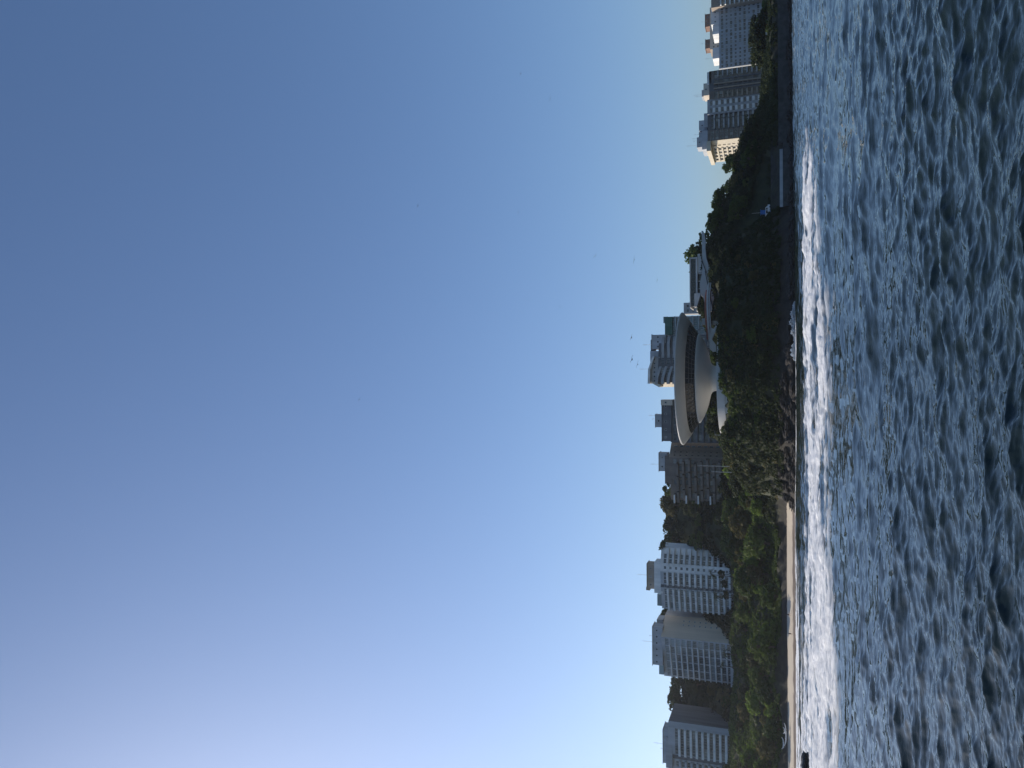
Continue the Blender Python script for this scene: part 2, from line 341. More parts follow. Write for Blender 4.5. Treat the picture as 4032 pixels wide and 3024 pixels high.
nb = N(t, 'ShaderNodeTexNoise'); nb.inputs['Scale'].default_value = 1.1; nb.inputs['Detail'].default_value = 8; nb.inputs['Roughness'].default_value = .7; t.links.new(mp.outputs[0], nb.inputs[0])
fc = ramp(t, nb.outputs[0], (0.54, 0.57, 0.59), (0.95, 0.95, 0.95), .32, .6); t.links.new(fc.outputs[0], fo.inputs['Base Color'])
b2 = N(t, 'ShaderNodeBump'); b2.inputs['Strength'].default_value = 1; b2.inputs['Distance'].default_value = 0.35; t.links.new(nb.outputs[0], b2.inputs['Height']); t.links.new(b2.outputs[0], fo.inputs['Normal'])
av = N(t, 'ShaderNodeAttribute', attribute_name='foam')
s1 = N(t, 'ShaderNodeMath', operation='MULTIPLY_ADD'); s1.inputs[1].default_value = 1.9; t.links.new(av.outputs['Fac'], s1.inputs[0]); t.links.new(nb.outputs[0], s1.inputs[2])
s2 = N(t, 'ShaderNodeMapRange'); s2.inputs[1].default_value = 0.70; s2.inputs[2].default_value = 1.65; t.links.new(s1.outputs[0], s2.inputs[0])
mxs = N(t, 'ShaderNodeMixShader'); t.links.new(s2.outputs[0], mxs.inputs[0]); t.links.new(w.outputs[0], mxs.inputs[1]); t.links.new(fo.outputs[0], mxs.inputs[2])
t.links.new(mxs.outputs[0], t.nodes['Material Output'].inputs[0])
SEA = m
struct(ob('sea', me, m))
q = MB()       # the rest of the bay: coarse sheets that butt against the rippled part
xl, xr_ = lambda y: -0.62 * (y + 6) + 0.4, lambda y: 0.62 * (y + 6) - 0.4
yb = float(yr[-1]) - 2
q.add([(-2500, 5.2, -.08), (xl(5.2), 5.2, -.08), (xl(yb), yb, -.08), (-2500, yb, -.08)], [(0, 1, 2, 3)])
q.add([(xr_(5.2), 5.2, -.08), (2500, 5.2, -.08), (2500, yb, -.08), (xr_(yb), yb, -.08)], [(0, 1, 2, 3)])
q.add([(-2500, -2500, -.08), (2500, -2500, -.08), (2500, 5.2, -.08), (-2500, 5.2, -.08)], [(0, 1, 2, 3)])
q.add([(-2500, yb, -.9), (2500, yb, -.9), (2500, 2500, -.9), (-2500, 2500, -.9)], [(0, 1, 2, 3)])
struct(q.build('open_sea', SEA))

# ------------------------------------------------------------------ buildings
WIN = {}
def win_mesh(w, h, nm, glass, frame):
    k = (round(w, 2), round(h, 2), nm, glass, frame)
    if k not in WIN:
        q = MB(); q.add([(0, 0, 0), (w, 0, 0), (w, 0, h), (0, 0, h)], [(0, 1, 2, 3)], 0); e = .07
        for x0, x1, z0, z1 in [(0, w, 0, e), (0, w, h - e, h), (0, e, e, h - e), (w - e, w, e, h - e)] + [(w * i / nm - e / 2, w * i / nm + e / 2, e, h - e) for i in range(1, nm)]:
            q.box(x0, x1, -.06, -.004, z0, z1, 1)
        me = q.mesh('window'); me.materials.append(MATS[glass]); me.materials.append(MATS[frame]); WIN[k] = me
    return WIN[k]
BAL = {}
def bal_mesh(w, proj, ph, slab, curve, rail):
    k = (round(w, 1), proj, ph, slab, curve, rail)
    if k not in BAL:
        n = 9 if curve else 2
        fr = [(w * i / (n - 1), -proj * (1 + curve * math.sin(math.pi * i / (n - 1)))) for i in range(n)]
        a = MB(); a.prism([(0, .02)] + fr + [(w, .02)], 0, .28)
        if ph:
            th = .14; inn = [(min(max(x, th), w - th), y + th) for x, y in fr]
            if rail is None:
                for i in range(n - 1): a.prism([fr[i], fr[i + 1], inn[i + 1], inn[i]], .281, ph)
                a.box(0, th, -proj, 0, .281, ph); a.box(w - th, w, -proj, 0, .281, ph)
        r = None
        if ph and rail:
            r = MB()
            for i in range(n - 1): r.prism([fr[i], fr[i + 1], (inn[i + 1][0], fr[i + 1][1] + .05), (inn[i][0], fr[i][1] + .05)], .281, ph)
            r.box(0, .05, -proj + .06, 0, .281, ph); r.box(w - .05, w, -proj + .06, 0, .281, ph); r = r.mesh('railing'); r.materials.append(MATS[rail])
        me = a.mesh('balcony'); me.materials.append(MATS[slab]); BAL[k] = (me, r)
    return BAL[k]
def facade(root, A, B, z0, z1, sp, rnd):
    A = np.array(A[:2]); B = np.array(B[:2]); L = float(np.hypot(*(B - A))); e = (B - A) / L; rz = math.atan2(e[1], e[0])
    rl = np.array(root.location[:2]); rzv = root.location[2]
    fh = sp.get('fh', 3.0); top = sp.get('top', 1.0); ops = []
    n = sp.get('n', 0); w = sp.get('w', 1.5); h = sp.get('h', 1.5); sill = sp.get('sill', .9); m0, m1 = sp.get('m', (0.5, 0.5))
    floors = int((z1 - z0 - top) / fh); lim = sp.get('floors', 99); rec = sp.get('rec', .3)
    cols = sp.get('cols')
    for k in range(min(floors, lim)):
        zf = z1 - top - (k + 1) * fh
        for i in range(n if cols is None else len(cols)):
            if cols is None: ww = w; s = m0 + (i + .5) * (L - m0 - m1) / n - ww / 2
            else: s = cols[i][0] * L; ww = cols[i][1] * L
            hh = h; si = sill
            if sp.get('mix') and rnd.random() < sp['mix']: ww *= .62; hh *= .8; si += .2; s += .2
            if sp.get('skip') and rnd.random() < sp['skip']: continue
            ops.append((s, s + ww, zf + si, zf + si + hh))
    bx_ = sorted({0.0, L} | {round(o, 3) for p in ops for o in p[:2]}); bz = sorted({z0, z1} | {round(o, 3) for p in ops for o in p[2:]})
    q = MB()
    # cells outside the openings become wall; openings get reveals
    rows = {}
    for a in range(len(bz) - 1):
        zc = (bz[a] + bz[a + 1]) / 2; act = sorted((o[0], o[1]) for o in ops if o[2] < zc < o[3]); x = 0.0; spans = []
        for o0, o1 in act:
            if o0 - x > 1e-3: spans.append((x, o0))
            x = o1
        if L - x > 1e-3: spans.append((x, L))
        rows[a] = spans
    a = 0
    while a < len(bz) - 1:
        c = a
        while c + 1 < len(bz) - 1 and rows[c + 1] == rows[a]: c += 1
        for x0, x1 in rows[a]: q.add([(x0, 0, bz[a] - rzv), (x1, 0, bz[a] - rzv), (x1, 0, bz[c + 1] - rzv), (x0, 0, bz[c + 1] - rzv)], [(0, 1, 2, 3)])
        a = c + 1
    for x0, x1, a0, a1 in ops:
        a0 -= rzv; a1 -= rzv
        q.add([(x0, 0, a0), (x1, 0, a0), (x1, 0, a1), (x0, 0, a1), (x0, rec, a0), (x1, rec, a0), (x1, rec, a1), (x0, rec, a1)], [(0, 1, 5, 4), (1, 2, 6, 5), (2, 3, 7, 6), (3, 0, 4, 7)])
    lo = (A - rl); q.build('wall', sp.get('mat', 'wall_grey'), root, (lo[0], lo[1], 0), rz)
    nrm = np.array([e[1], -e[0]])
    for x0, x1, a0, a1 in ops:
        p = A + e * x0 - nrm * (rec - .02) - rl
        ob('window', win_mesh(x1 - x0, a1 - a0, sp.get('nm', 2), sp.get('glass', 'glass_dark'), sp.get('frame', 'frame_white')), None, root, (p[0], p[1], a0 - rzv), rz)
    bl = sp.get('balc')
    if bl:
        for k in range(min(floors, bl.get('floors', 99))):
            zf = z1 - top - (k + 1) * fh
            for (f0, f1) in bl.get('s', [(0, 1)]):
                me, r = bal_mesh((f1 - f0) * L, bl.get('proj', 1.4), bl.get('ph', 1.15), bl.get('mat', 'wall_white'), bl.get('curve', 0), bl.get('rail'))
                dk = bl.get('step', 0) * ((k % 3) - 1)
                p = A + e * (f0 * L + dk) - rl; o = ob('balcony', me, None, root, (p[0], p[1], zf - .28 - rzv), rz)
                if r is not None: ob('railing', r, None, o)
    return L
def tower(name, label, front, z0, z1, segs, depth=16, mat='wall_grey', roof='roof_grey', seed=0, cornice=None, backs=None):
    """front: plan corners left to right as seen from the sea"""
    rnd = random.Random(seed); A = front[0]; root = thing(name, label, 'building', (A[0], A[1], z0), 0)
    for i, sp in enumerate(segs): facade(root, front[i], front[i + 1], z0, z1, sp, rnd)
    P = [(p[0] - A[0], p[1] - A[1]) for p in front]; bk = [(P[-1][0], P[-1][1] + depth), (P[0][0], P[0][1] + depth)] if backs is None else backs
    q = MB(); ring = [P[-1]] + bk + [P[0]]; H = z1 - z0
    for a, c in zip(ring[:-1], ring[1:]): q.add([(*a, 0), (*c, 0), (*c, H), (*a, H)], [(0, 1, 2, 3)])
    q.build('rear_wall', mat, root)
    q = MB(); poly = P + bk; q.add([(*p, H - .5) for p in poly], [tuple(range(len(poly)))]); q.build('roof', roof, root)
    if cornice:
        ch, co, cm = cornice; q = MB(); pc = [(P[0][0] - co, P[0][1] - co)] + [(p[0], p[1] - co) for p in P[1:-1]] + [(P[-1][0] + co, P[-1][1] - co), (bk[0][0] + co, bk[0][1]), (bk[1][0] - co, bk[1][1])]
        q.prism(pc, H - ch + .004, H + .25); q.build('cornice', cm, root)
    return root
def part_box(root, name, x0, x1, y0, y1, z0, z1, mat):
    l = root.location; return MB().box(x0 - l[0], x1 - l[0], y0 - l[1], y1 - l[1], z0 - l[2], z1 - l[2]).build(name, mat, root)
def antenna(root, X, Y, d, hgt, dish=False):
    p = G(X, Y, d); l = root.location; q = MB(); z = p[2]; q.tube([(0, 0, -1.6), (0, 0, hgt)], [.09, .05], 5)
    for k, zz in enumerate((.55, .72, .86)): q.box(-.5 + .1 * k, .5 - .1 * k, -.03, .03, hgt * zz, hgt * zz + .06)
    q.build('antenna', 'metal_light', root, (p[0] - l[0], p[1] - l[1], z - l[2]))
def roof_unit(root, X0, X1, Y0, Y1, d, dep, mat='wall_grey', name='penthouse', wins=0, over=0.0, drop=1.0):
    """box on a roof; X0 top, X1 bottom, Y0 right, Y1 left (photo pixels)"""
    Xm = (X0 + X1) / 2; a = G(Xm, Y1, d); b2 = G(Xm, Y0, d); zt = G(X0, (Y0 + Y1) / 2, d)[2]; zb = G(X1, (Y0 + Y1) / 2, d)[2]
    l = root.location; q = MB().box(a[0] - l[0], b2[0] - l[0], d - l[1], d + dep - l[1], zb - drop - l[2], zt - l[2])
    if over: q.box(a[0] - over - l[0], b2[0] + over - l[0], d - over - l[1], d + dep + over - l[1], zt - l[2] + .004, zt + .25 - l[2])
    o = q.build(name, mat, root)
    for i in range(wins):
        ww = 1.0; x = a[0] + (i + .5) * (b2[0] - a[0]) / wins - ww / 2
        ob('window', win_mesh(ww, 1.0, 1, 'glass_dark', 'frame_white'), None, o, (x - l[0], d - .02 - l[1], (zt + zb) / 2 - .5 - l[2]))
    return o
def hz(X, Y, d): return G(X, Y, d)[2]

def flat_poly(name, pix, d, dep, mat, label=None, cat='wall', parent=None):
    """outline given in photo pixels, standing at distance d, dep metres thick"""
    P = [G(X, Y, d) for X, Y in pix]; o = P[0] if parent is None else tuple(parent.location); n = len(P)
    vs_ = [(x - o[0], y - o[1], z - o[2]) for x, y, z in P] + [(x - o[0], y + dep - o[1], z - o[2]) for x, y, z in P]
    q = MB().add(vs_, [tuple(range(n)), tuple(range(2 * n - 1, n - 1, -1))] + [(i, n + i, n + (i + 1) % n, (i + 1) % n) for i in range(n)])
    o_ = q.build(name, mat, parent, o if parent is None else (0, 0, 0))
    import bmesh
    bm = bmesh.new(); bm.from_mesh(o_.data); bmesh.ops.recalc_face_normals(bm, faces=bm.faces); bm.to_mesh(o_.data); bm.free()
    if label: tag(o_, label, cat)
    return o_
def R3(zx, zy): return (2450 + zx * .3617, 1000 + zy * .3617)
def R2(zx, zy): return (2450 + zx * .3617, 500 + zy * .3617)
# --- L1: leftmost block, cut by the photo's edge
d = 413
t1 = tower('apartment_tower', 'blue-grey slab-balcony apartment block with broad plain grey corner pier, standing past the wooded gap', [G(2680, 3120, d + 8), G(2680, 2990, d + 3), G(2680, 2974, d + 1.5), G(2680, 2869, d), G(2680, 2845, d + 2)], 24, hz(2630, 2900, d),
 [dict(mat='wall_bluegrey', n=4, w=3.4, h=1.7, sill=.9, top=3.3, glass='glass_dark', balc=dict(proj=1.2, ph=1.2, mat='wall_bluegrey', s=[(.0, .48), (.5, .98)])),
  dict(mat='wall_darkgrey', n=0),
  dict(mat='wall_bluegrey', n=3, w=5.2, h=1.75, sill=.95, top=3.3, nm=3, balc=dict(proj=1.3, ph=1.2, mat='wall_white', s=[(.0, .98)])),
  dict(mat='wall_grey', n=0)], 24, 'wall_darkgrey', seed=1)
roof_unit(t1, 2611, 2632, 2875, 3005, 416, 10, 'wall_bluegrey', over=.4); roof_unit(t1, 2622, 2640, 2905, 3024, 414, 14, 'wall_grey', name='roof_storey')
antenna(t1, 2610, 2929, 418, 5); antenna(t1, 2612, 2948, 418, 1.6)
# --- L2
t2 = tower('apartment_tower', 'pale glass-fronted apartment block with a blank beige side wall', [G(2612, 2660, 436), G(2605, 2507, 425), G(2620, 2421, 441)], 22, hz(2602, 2507, 425),
 [dict(mat='wall_bluegrey', n=5, w=4.55, h=2.1, sill=.5, top=1.6, nm=4, glass='glass_blue', balc=dict(proj=.9, ph=.5, mat='wall_white', s=[(0, .84)])),
  dict(mat='wall_beige', cols=[(.58, .07), (.76, .07)], h=.7, sill=1.2, top=9.5, rec=.12, glass='glass_rail', nm=1)], 14, 'wall_grey', seed=2)
roof_unit(t2, 2570, 2602, 2470, 2618, 428, 9, 'wall_bluegrey', wins=6, over=.5); roof_unit(t2, 2586, 2604, 2440, 2500, 436, 9, 'wall_grey')
roof_unit(t2, 2595, 2606, 2618, 2655, 431, 8, 'glass_rail', name='glass_parapet'); antenna(t2, 2566, 2527, 432, 5.6); antenna(t2, 2565, 2503, 432, 1.2)
q = MB(); a = G(2880, 2706, 424); b2 = G(2880, 2520, 420); l = t2.location; q.prism([(a[0] - l[0], a[1] - l[1]), (b2[0] - l[0], b2[1] - l[1]), (b2[0] - l[0], b2[1] + 8 - l[1]), (a[0] - l[0], a[1] + 9 - l[1])], 0, hz(2877, 2650, 424) - l[2]); q.build('podium', 'wall_bluegrey', t2)
# --- L3
d = 428
t3 = tower('apartment_tower', 'white apartment block with curved and straight balconies and a pinkish roof house', [G(2605, 2395, d + 6), G(2605, 2312, d + 1), G(2605, 2300, d + 1.5), G(2605, 2250, d), G(2605, 2218, d), G(2605, 2155, d + 5)], 22, hz(2600, 2250, d),
 [dict(mat='wall_bluegrey', n=3, w=3.8, h=1.9, sill=.5, top=1.2, nm=3, glass='glass_blue', balc=dict(proj=1.2, ph=1.1, mat='wall_white', s=[(0, .97)])),
  dict(mat='wall_darkgrey', n=1, w=1.2, h=1.4, top=1.2, m=(.1, .1)),
  dict(mat='wall_bluegrey', n=3, w=1.9, h=2.0, sill=.5, top=1.2, glass='glass_blue', balc=dict(proj=1.0, ph=1.1, mat='wall_white', curve=.9, s=[(0, 1)])),
  dict(mat='wall_white', n=1, w=1.5, h=1.3, sill=1.0, top=1.2),
  dict(mat='wall_white', cols=[(.03, .28), (.34, .28)], h=1.9, sill=.6, top=1.2, balc=dict(proj=1.1, ph=1.15, mat='wall_white', s=[(.0, .98)]))], 14, 'wall_white', seed=3)
roof_unit(t3, 2548, 2576, 2222, 2318, 432, 8, 'wall_tan', wins=3, over=.4); roof_unit(t3, 2544, 2552, 2312, 2324, 433, 3, 'wall_tan', name='chimney'); roof_unit(t3, 2576, 2602, 2215, 2335, 430, 10, 'wall_white', name='roof_storey'); roof_unit(t3, 2588, 2604, 2340, 2385, 436, 5, 'glass_rail', name='glass_parapet')
antenna(t3, 2543, 2264, 434, 5)
# --- M1 brown terraced block
d = 404
t4 = tower('terraced_block', 'dark brown block with staggered terraces and a narrow tan side wall', [G(2640, 1967, d + 6), G(2640, 1800, d), G(2640, 1769, d + 5), G(2640, 1743, d + 9)], 20, hz(2634, 1790, d),
 [dict(mat='wall_brown', n=6, w=2.6, h=1.9, sill=.6, top=1.4, fh=3.05, skip=.2, frame='metal_dark', balc=dict(proj=2.0, ph=1.2, mat='wall_brown', step=1.2, s=[(.02, .27), (.30, .62), (.66, .93)])),
  dict(mat='wall_tan', n=2, w=.9, h=.9, sill=1.2, top=1.2, fh=3.05, nm=1, frame='metal_dark'),
  dict(mat='wall_tan', n=1, w=1.2, h=1.9, sill=.7, top=1.2, fh=3.05, nm=1, rec=.15, glass='glass_rail')], 14, 'wall_brown', seed=4)
roof_unit(t4, 2595, 2620, 1784, 1855, 409, 8, 'wall_grey', wins=2, over=.3); roof_unit(t4, 2618, 2640, 1795, 1905, 407, 10, 'wall_brown', name='roof_storey'); antenna(t4, 2592, 1828, 412, 4.2)
for k in range(5):
    z = t4.location[2]; zf = hz(2634, 1790, d) - 1.4 - 3.05 * (2 * k) - 1.2; p = G(2640, 1966, d + 5); part_box(t4, 'slab_end', p[0] - 1.6, p[0] + 2.6, p[1] - 2.4, p[1] + 2, zf, zf + .7, 'wall_white')
# --- M2 dark block behind the museum
d = 398
t5 = tower('dark_block', 'dark grey block with planted roof terrace, partly hidden by the museum disc', [G(2640, 1741, d), G(2640, 1574, d)], 22, hz(2640, 1650, d),
 [dict(mat='wall_darkgrey', n=5, w=3.2, h=1.9, sill=.6, top=1, fh=3.1, frame='metal_dark', balc=dict(proj=1.5, ph=1.1, mat='wall_darkgrey', s=[(.0, .55), (.6, 1)]))], 14, 'wall_darkgrey', seed=5)
roof_unit(t5, 2607, 2636, 1584, 1737, d - 1, 14, 'wall_darkgrey', name='roof_storey', wins=5, over=.3); roof_unit(t5, 2581, 2606, 1632, 1682, 402, 7, 'wall_grey', wins=1, over=.2); roof_unit(t5, 2602, 2640, 1574, 1596, d - 2, 8, 'wall_beige', name='stair_tower', wins=1)
antenna(t5, 2580, 1636, 404, 3.4); antenna(t5, 2580, 1650, 404, 1.8)
# --- M3 curvy white block
d = 400
t6 = tower('curved_block', 'white block with rippling balcony parapets rising behind the museum disc', [G(2600, 1524, d + 9), G(2600, 1506, d), G(2600, 1440, d + 1), G(2600, 1322, d + 5)], 22, hz(2590, 1440, d),
 [dict(mat='wall_cream', n=0),
  dict(mat='wall_darkgrey', n=2, w=2.6, h=1.8, sill=.6, top=1, fh=2.9), dict(mat='wall_darkgrey', n=5, w=2.4, h=1.8, sill=.7, top=1, fh=2.9)], 14, 'wall_cream', seed=6)
l = t6.location
def wavy(z0o, z1o, sl, amp, name, mat, yo):
    a = np.array(G(2590, 1512, d)[:2]); b2 = np.array(G(2590, 1326, d + 5)[:2]); q = MB(); n = 28
    for i in range(n):
        u0, u1 = i / n, (i + 1) / n; pts = []
        for u in (u0, u1):
            p = a + (b2 - a) * u; off = -yo - amp * math.sin(u * 9.5); zz = sl * u * 1.0 + .55 * math.sin(u * 7 + 1); pts.append((p[0] - l[0], p[1] + off - l[1], zz))
        (x0, y0, s0), (x1, y1, s1) = pts; zb = hz(2590, 1440, d) - l[2]
        q.add([(x0, y0, zb + z0o + s0), (x1, y1, zb + z0o + s1), (x1, y1, zb + z1o + s1), (x0, y0, zb + z1o + s0), (x0, y0 + 3, zb + z0o + s0), (x1, y1 + 3, zb + z0o + s1), (x1, y1 + 3, zb + z1o + s1), (x0, y0 + 3, zb + z1o + s0)],
              [(0, 1, 2, 3), (3, 2, 6, 7), (0, 4, 5, 1), (4, 7, 6, 5)] + ([(0, 3, 7, 4)] if i == 0 else []) + ([(1, 5, 6, 2)] if i == n - 1 else []))
    q.build(name, mat, t6)
for k_ in range(4): wavy(-.6 - 2.9 * k_, .75 - 2.9 * k_, -3.2, .9, 'wavy_parapet', 'wall_grey', 1.2)
roof_unit(t6, 2562, 2592, 1405, 1508, 402, 11, 'wall_grey', name='penthouse', wins=6); flat_poly('roof_slab', [R3(*p) for p in ((276, 1412), (281, 1255), (330, 1112), (350, 1112), (303, 1258), (300, 1412))], 399.5, 13, 'wall_white', parent=t6); flat_poly('cornice', [R3(*p) for p in ((318, 1395), (345, 1420), (400, 1450), (418, 1445), (418, 1425), (360, 1395))], 399, 8, 'wall_cream', parent=t6); roof_unit(t6, 2560, 2598, 1382, 1425, 404, 9, 'wall_bluegrey', name='water_tank')
roof_unit(t6, 2567, 2614, 1318, 1374, 404, 12, 'wall_bluegrey', name='lift_tower', wins=3, over=.3); roof_unit(t6, 2562, 2570, 1338, 1392, 408, 5, 'metal_dark', name='solar_panel')
antenna(t6, 2548, 1453, 405, 4.2); antenna(t6, 2560, 1357, 408, 4.0)
# --- G green glass block
d = 415
t7 = tower('glass_block', 'block with green netting and glass rails beside the rippling white building', [G(2640, 1322, d), G(2640, 1247, d)], 22, hz(2634, 1290, d),
 [dict(mat='wall_grey', n=4, w=2.0, h=2.2, sill=.4, top=.6, glass='glass_rail', balc=dict(proj=1.2, ph=1.1, mat='wall_white', rail='glass_rail', s=[(.3, 1)]))], 12, 'wall_grey', seed=7)
roof_unit(t7, 2618, 2640, 1248, 1318, d - 1.6, 8, 'net_green', name='green_netting'); roof_unit(t7, 2612, 2622, 1247, 1272, d + 1, 5, 'glass_rail', name='glass_parapet')
# --- small block between annex and disc
d = 370
t8 = tower('small_block', 'small grey block with two little windows behind the low annex', [G(2700, 1236, d), G(2700, 1192, d)], 26, hz(2692, 1214, d), [dict(mat='wall_grey', n=2, w=1.2, h=1.2, top=.8, fh=2.6)], 8, 'wall_grey', seed=8)
# --- R1
d = 516
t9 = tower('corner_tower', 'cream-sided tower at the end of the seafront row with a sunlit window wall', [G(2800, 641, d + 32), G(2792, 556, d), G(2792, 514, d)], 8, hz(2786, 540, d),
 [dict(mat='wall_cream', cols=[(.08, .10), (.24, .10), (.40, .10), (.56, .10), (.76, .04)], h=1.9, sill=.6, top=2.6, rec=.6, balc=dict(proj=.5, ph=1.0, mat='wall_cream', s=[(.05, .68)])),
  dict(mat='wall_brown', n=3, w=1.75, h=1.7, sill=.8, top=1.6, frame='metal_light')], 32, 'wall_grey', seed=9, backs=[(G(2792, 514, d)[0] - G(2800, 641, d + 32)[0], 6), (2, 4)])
part_box(t9, 'cornice', G(2800, 641, d + 32)[0] - 1.2, G(2792, 556, d)[0] - .1, d - .6, d + 34, hz(2786, 540, d) - 2.0, hz(2786, 540, d) + .6, 'wall_cream')
roof_unit(t9, 2744, 2765, 540, 580, 520, 10, 'wall_bluegrey', wins=1); roof_unit(t9, 2764, 2788, 514, 588, 519, 16, 'wall_bluegrey', name='roof_storey'); roof_unit(t9, 2752, 2766, 520, 541, 522, 6, 'wall_grey')
for X_, Y_, hh in ((2738, 572, 6), (2738, 546, 2), (2741, 555, 2), (2745, 530, 2)): antenna(t9, X_, Y_, 524, hh)
# --- R2
d = 517
t10 = tower('slab_block', 'dark block of thin horizontal balcony slabs in the seafront row', [G(2795, 514, d), G(2795, 450, d)], 8, hz(2786, 480, d),
 [dict(mat='wall_darkgrey', n=4, w=2.0, h=1.9, sill=.5, top=1.6, skip=.1, frame='metal_dark', balc=dict(proj=1.3, ph=1.0, mat='wall_grey', s=[(.05, .62), (.66, .97)]))], 14, 'wall_darkgrey', seed=10)
roof_unit(t10, 2752, 2778, 474, 514, 521, 9, 'wall_bluegrey', wins=1); roof_unit(t10, 2772, 2790, 446, 500, 519, 12, 'wall_grey', name='roof_storey')
# --- R3b
d = 515
t11 = tower('panel_block', 'narrow block with two columns of white panels between dark windows', [G(2795, 450, d), G(2795, 392, d)], 8, hz(2785, 420, d),
 [dict(mat='wall_grey', cols=[(.10, .30), (.58, .30)], h=1.5, sill=1.4, top=1.2, nm=3, fh=3.5, rec=.5, balc=dict(proj=.4, ph=1.5, mat='wall_white', s=[(.10, .40), (.58, .88)]))], 14, 'wall_grey', seed=11)
# --- R3
d = 514
t12 = tower('pier_block', 'dark brown block with two tall pale vertical piers', [G(2800, 392, d), G(2800, 360, d), G(2800, 312, d), G(2800, 280, d)], 8, hz(2792, 330, d),
 [dict(mat='wall_brown', n=2, w=2.3, h=2.0, sill=.5, top=2.8, frame='metal_dark', balc=dict(proj=.8, ph=.9, mat='wall_tan', s=[(.05, .8)])),
  dict(mat='wall_darkgrey', n=3, w=1.7, h=2.2, sill=.4, top=3.0, rec=.5, frame='metal_dark'),
  dict(mat='wall_brown', n=2, w=2.3, h=2.0, sill=.5, top=2.8, frame='metal_dark', balc=dict(proj=.8, ph=.9, mat='wall_grey', s=[(.2, .95)]))], 16, 'wall_grey', seed=12)
for Yp in (338, 320):
    p = G(2900, Yp, d); part_box(t12, 'pier', p[0] - .35, p[0] + .35, d - .9, d, 8, hz(2810, 330, d), 'wall_tan')
roof_unit(t12, 2770, 2790, 328, 376, 516, 11, 'wall_beige', wins=1); roof_unit(t12, 2763, 2772, 354, 380, 518, 8, 'wall_grey'); roof_unit(t12, 2784, 2794, 284, 330, 514, 13, 'wall_white', name='roof_storey')
antenna(t12, 2762, 372, 520, 5.5); antenna(t12, 2762, 378, 522, 4.5)
# --- R4
d = 545
t13 = tower('grid_block', 'wide pale grey block with a close grid of windows', [G(2838, 270, d), G(2838, 24, d)], 8, hz(2831, 140, d),
 [dict(mat='wall_bluegrey', n=16, w=2.25, h=1.65, sill=.8, top=.8, fh=2.95, mix=.35, skip=.07, nm=2)], 18, 'wall_grey', seed=13)
roof_unit(t13, 2806, 2832, 188, 230, 549, 13, 'wall_white'); roof_unit(t13, 2806, 2832, 92, 134, 549, 15, 'wall_white'); roof_unit(t13, 2800, 2832, 20, 95, 548, 14, 'wall_white', name='roof_storey', wins=4)
antenna(t13, 2799, 229, 552, 4); antenna(t13, 2776, 84, 552, 3)
d = 590
t14 = tower('roofed_block', 'brown-roofed building whose top floors rise behind the pale grid block', [G(2795, 195, d), G(2795, 30, d)], 8, hz(2795, 100, d), [dict(mat='wall_beige', n=12, w=1.2, h=1.2, top=1.2, floors=6)], 14, 'wall_tan', seed=14)
roof_unit(t14, 2778, 2797, 155, 190, 592, 9, 'roof_brown', wins=1, over=.4); roof_unit(t14, 2777, 2797, 55, 105, 592, 9, 'roof_brown', wins=2, over=.4); antenna(t14, 2775, 170, 594, 3)
d = 541
t15 = tower('brown_block', 'brown-and-white banded building at the far end of the seafront row', [G(2845, 24, d), G(2845, -160, d)], 8, hz(2800, 0, d),
 [dict(mat='wall_tan', n=9, w=2.2, h=1.7, sill=.7, top=3.6, balc=dict(proj=1.6, ph=.8, mat='wall_white', s=[(.01, .48), (.52, .99)]))], 18, 'wall_tan', seed=15)

# ------------------------------------------------------------------ museum on the headland
MX, MY, PZ = G(2686, 1491, 300)[0], 300.0, 25.0
mus = thing('art_museum', 'white saucer-shaped museum with dark window band on a single round stem', 'museum', (MX, MY, PZ))
MB().lathe([(4.9, -.3), (4.75, 2.0), (4.8, 3.4), (5.2, 4.15), (6.3, 4.8), (8.2, 5.25), (10.4, 5.75), (12.6, 6.5), (14.8, 7.45), (16.9, 8.7), (16.95, 8.95), (16.4, 9.0)], 128).build('bowl', 'museum_white', mus, smooth=True)
MB().lathe([(20.7, 11.9), (21.2, 11.85), (23.2, 13.2), (25.0, 14.55), (25.35, 14.9), (25.3, 15.15), (24.6, 15.25)], 128).build('upper_band', 'museum_white', mus, smooth=True)
MB().lathe([(24.62, 15.25), (23.8, 15.35), (23.6, 14.95), (10, 15.1), (.1, 15.15)], 128, close=True).build('roof', 'museum_white', mus)
NP = 64; rows_ = [(16.5, 9.0), (17.85, 9.95), (19.2, 10.9), (20.75, 11.95)]
MB().lathe([(15.4, 8.7), (19.2, 12.2)], 96).build('inner_drum', 'rubber', mus)
th = 2 * math.pi / NP; panes = []
for (r0, z0_), (r1, z1_) in zip(rows_[:-1], rows_[1:]):
    c, s = math.cos(th / 2 * .985), math.sin(th / 2 * .985)
    panes.append(MB().add([(r0 * c, -r0 * s, z0_), (r0 * c, r0 * s, z0_), (r1 * c, r1 * s, z1_), (r1 * c, -r1 * s, z1_), ((r0 - .08) * c, -r0 * s, z0_), ((r0 - .08) * c, r0 * s, z0_), ((r1 - .08) * c, r1 * s, z1_), ((r1 - .08) * c, -r1 * s, z1_)],
        [(0, 1, 2, 3), (7, 6, 5, 4), (0, 4, 5, 1), (1, 5, 6, 2), (2, 6, 7, 3), (3, 7, 4, 0)]).mesh('window_pane'))
mul = MB().tube([(16.6, 0, 8.95), (20.85, 0, 11.95)], [.07, .07], 5).mesh('mullion')
for i in range(NP):
    for pm in panes: ob('window_pane', pm, 'glass_museum', mus, rz=th * (i + .5))
    ob('mullion', mul, 'frame_museum', mus, rz=th * i)
for r_, z_ in rows_[1:3]: MB().lathe([(r_ - .1, z_ - .05), (r_ + .1, z_ - .05), (r_ + .1, z_ + .05), (r_ - .1, z_ + .05)], 96).build('transom', 'frame_museum', mus)
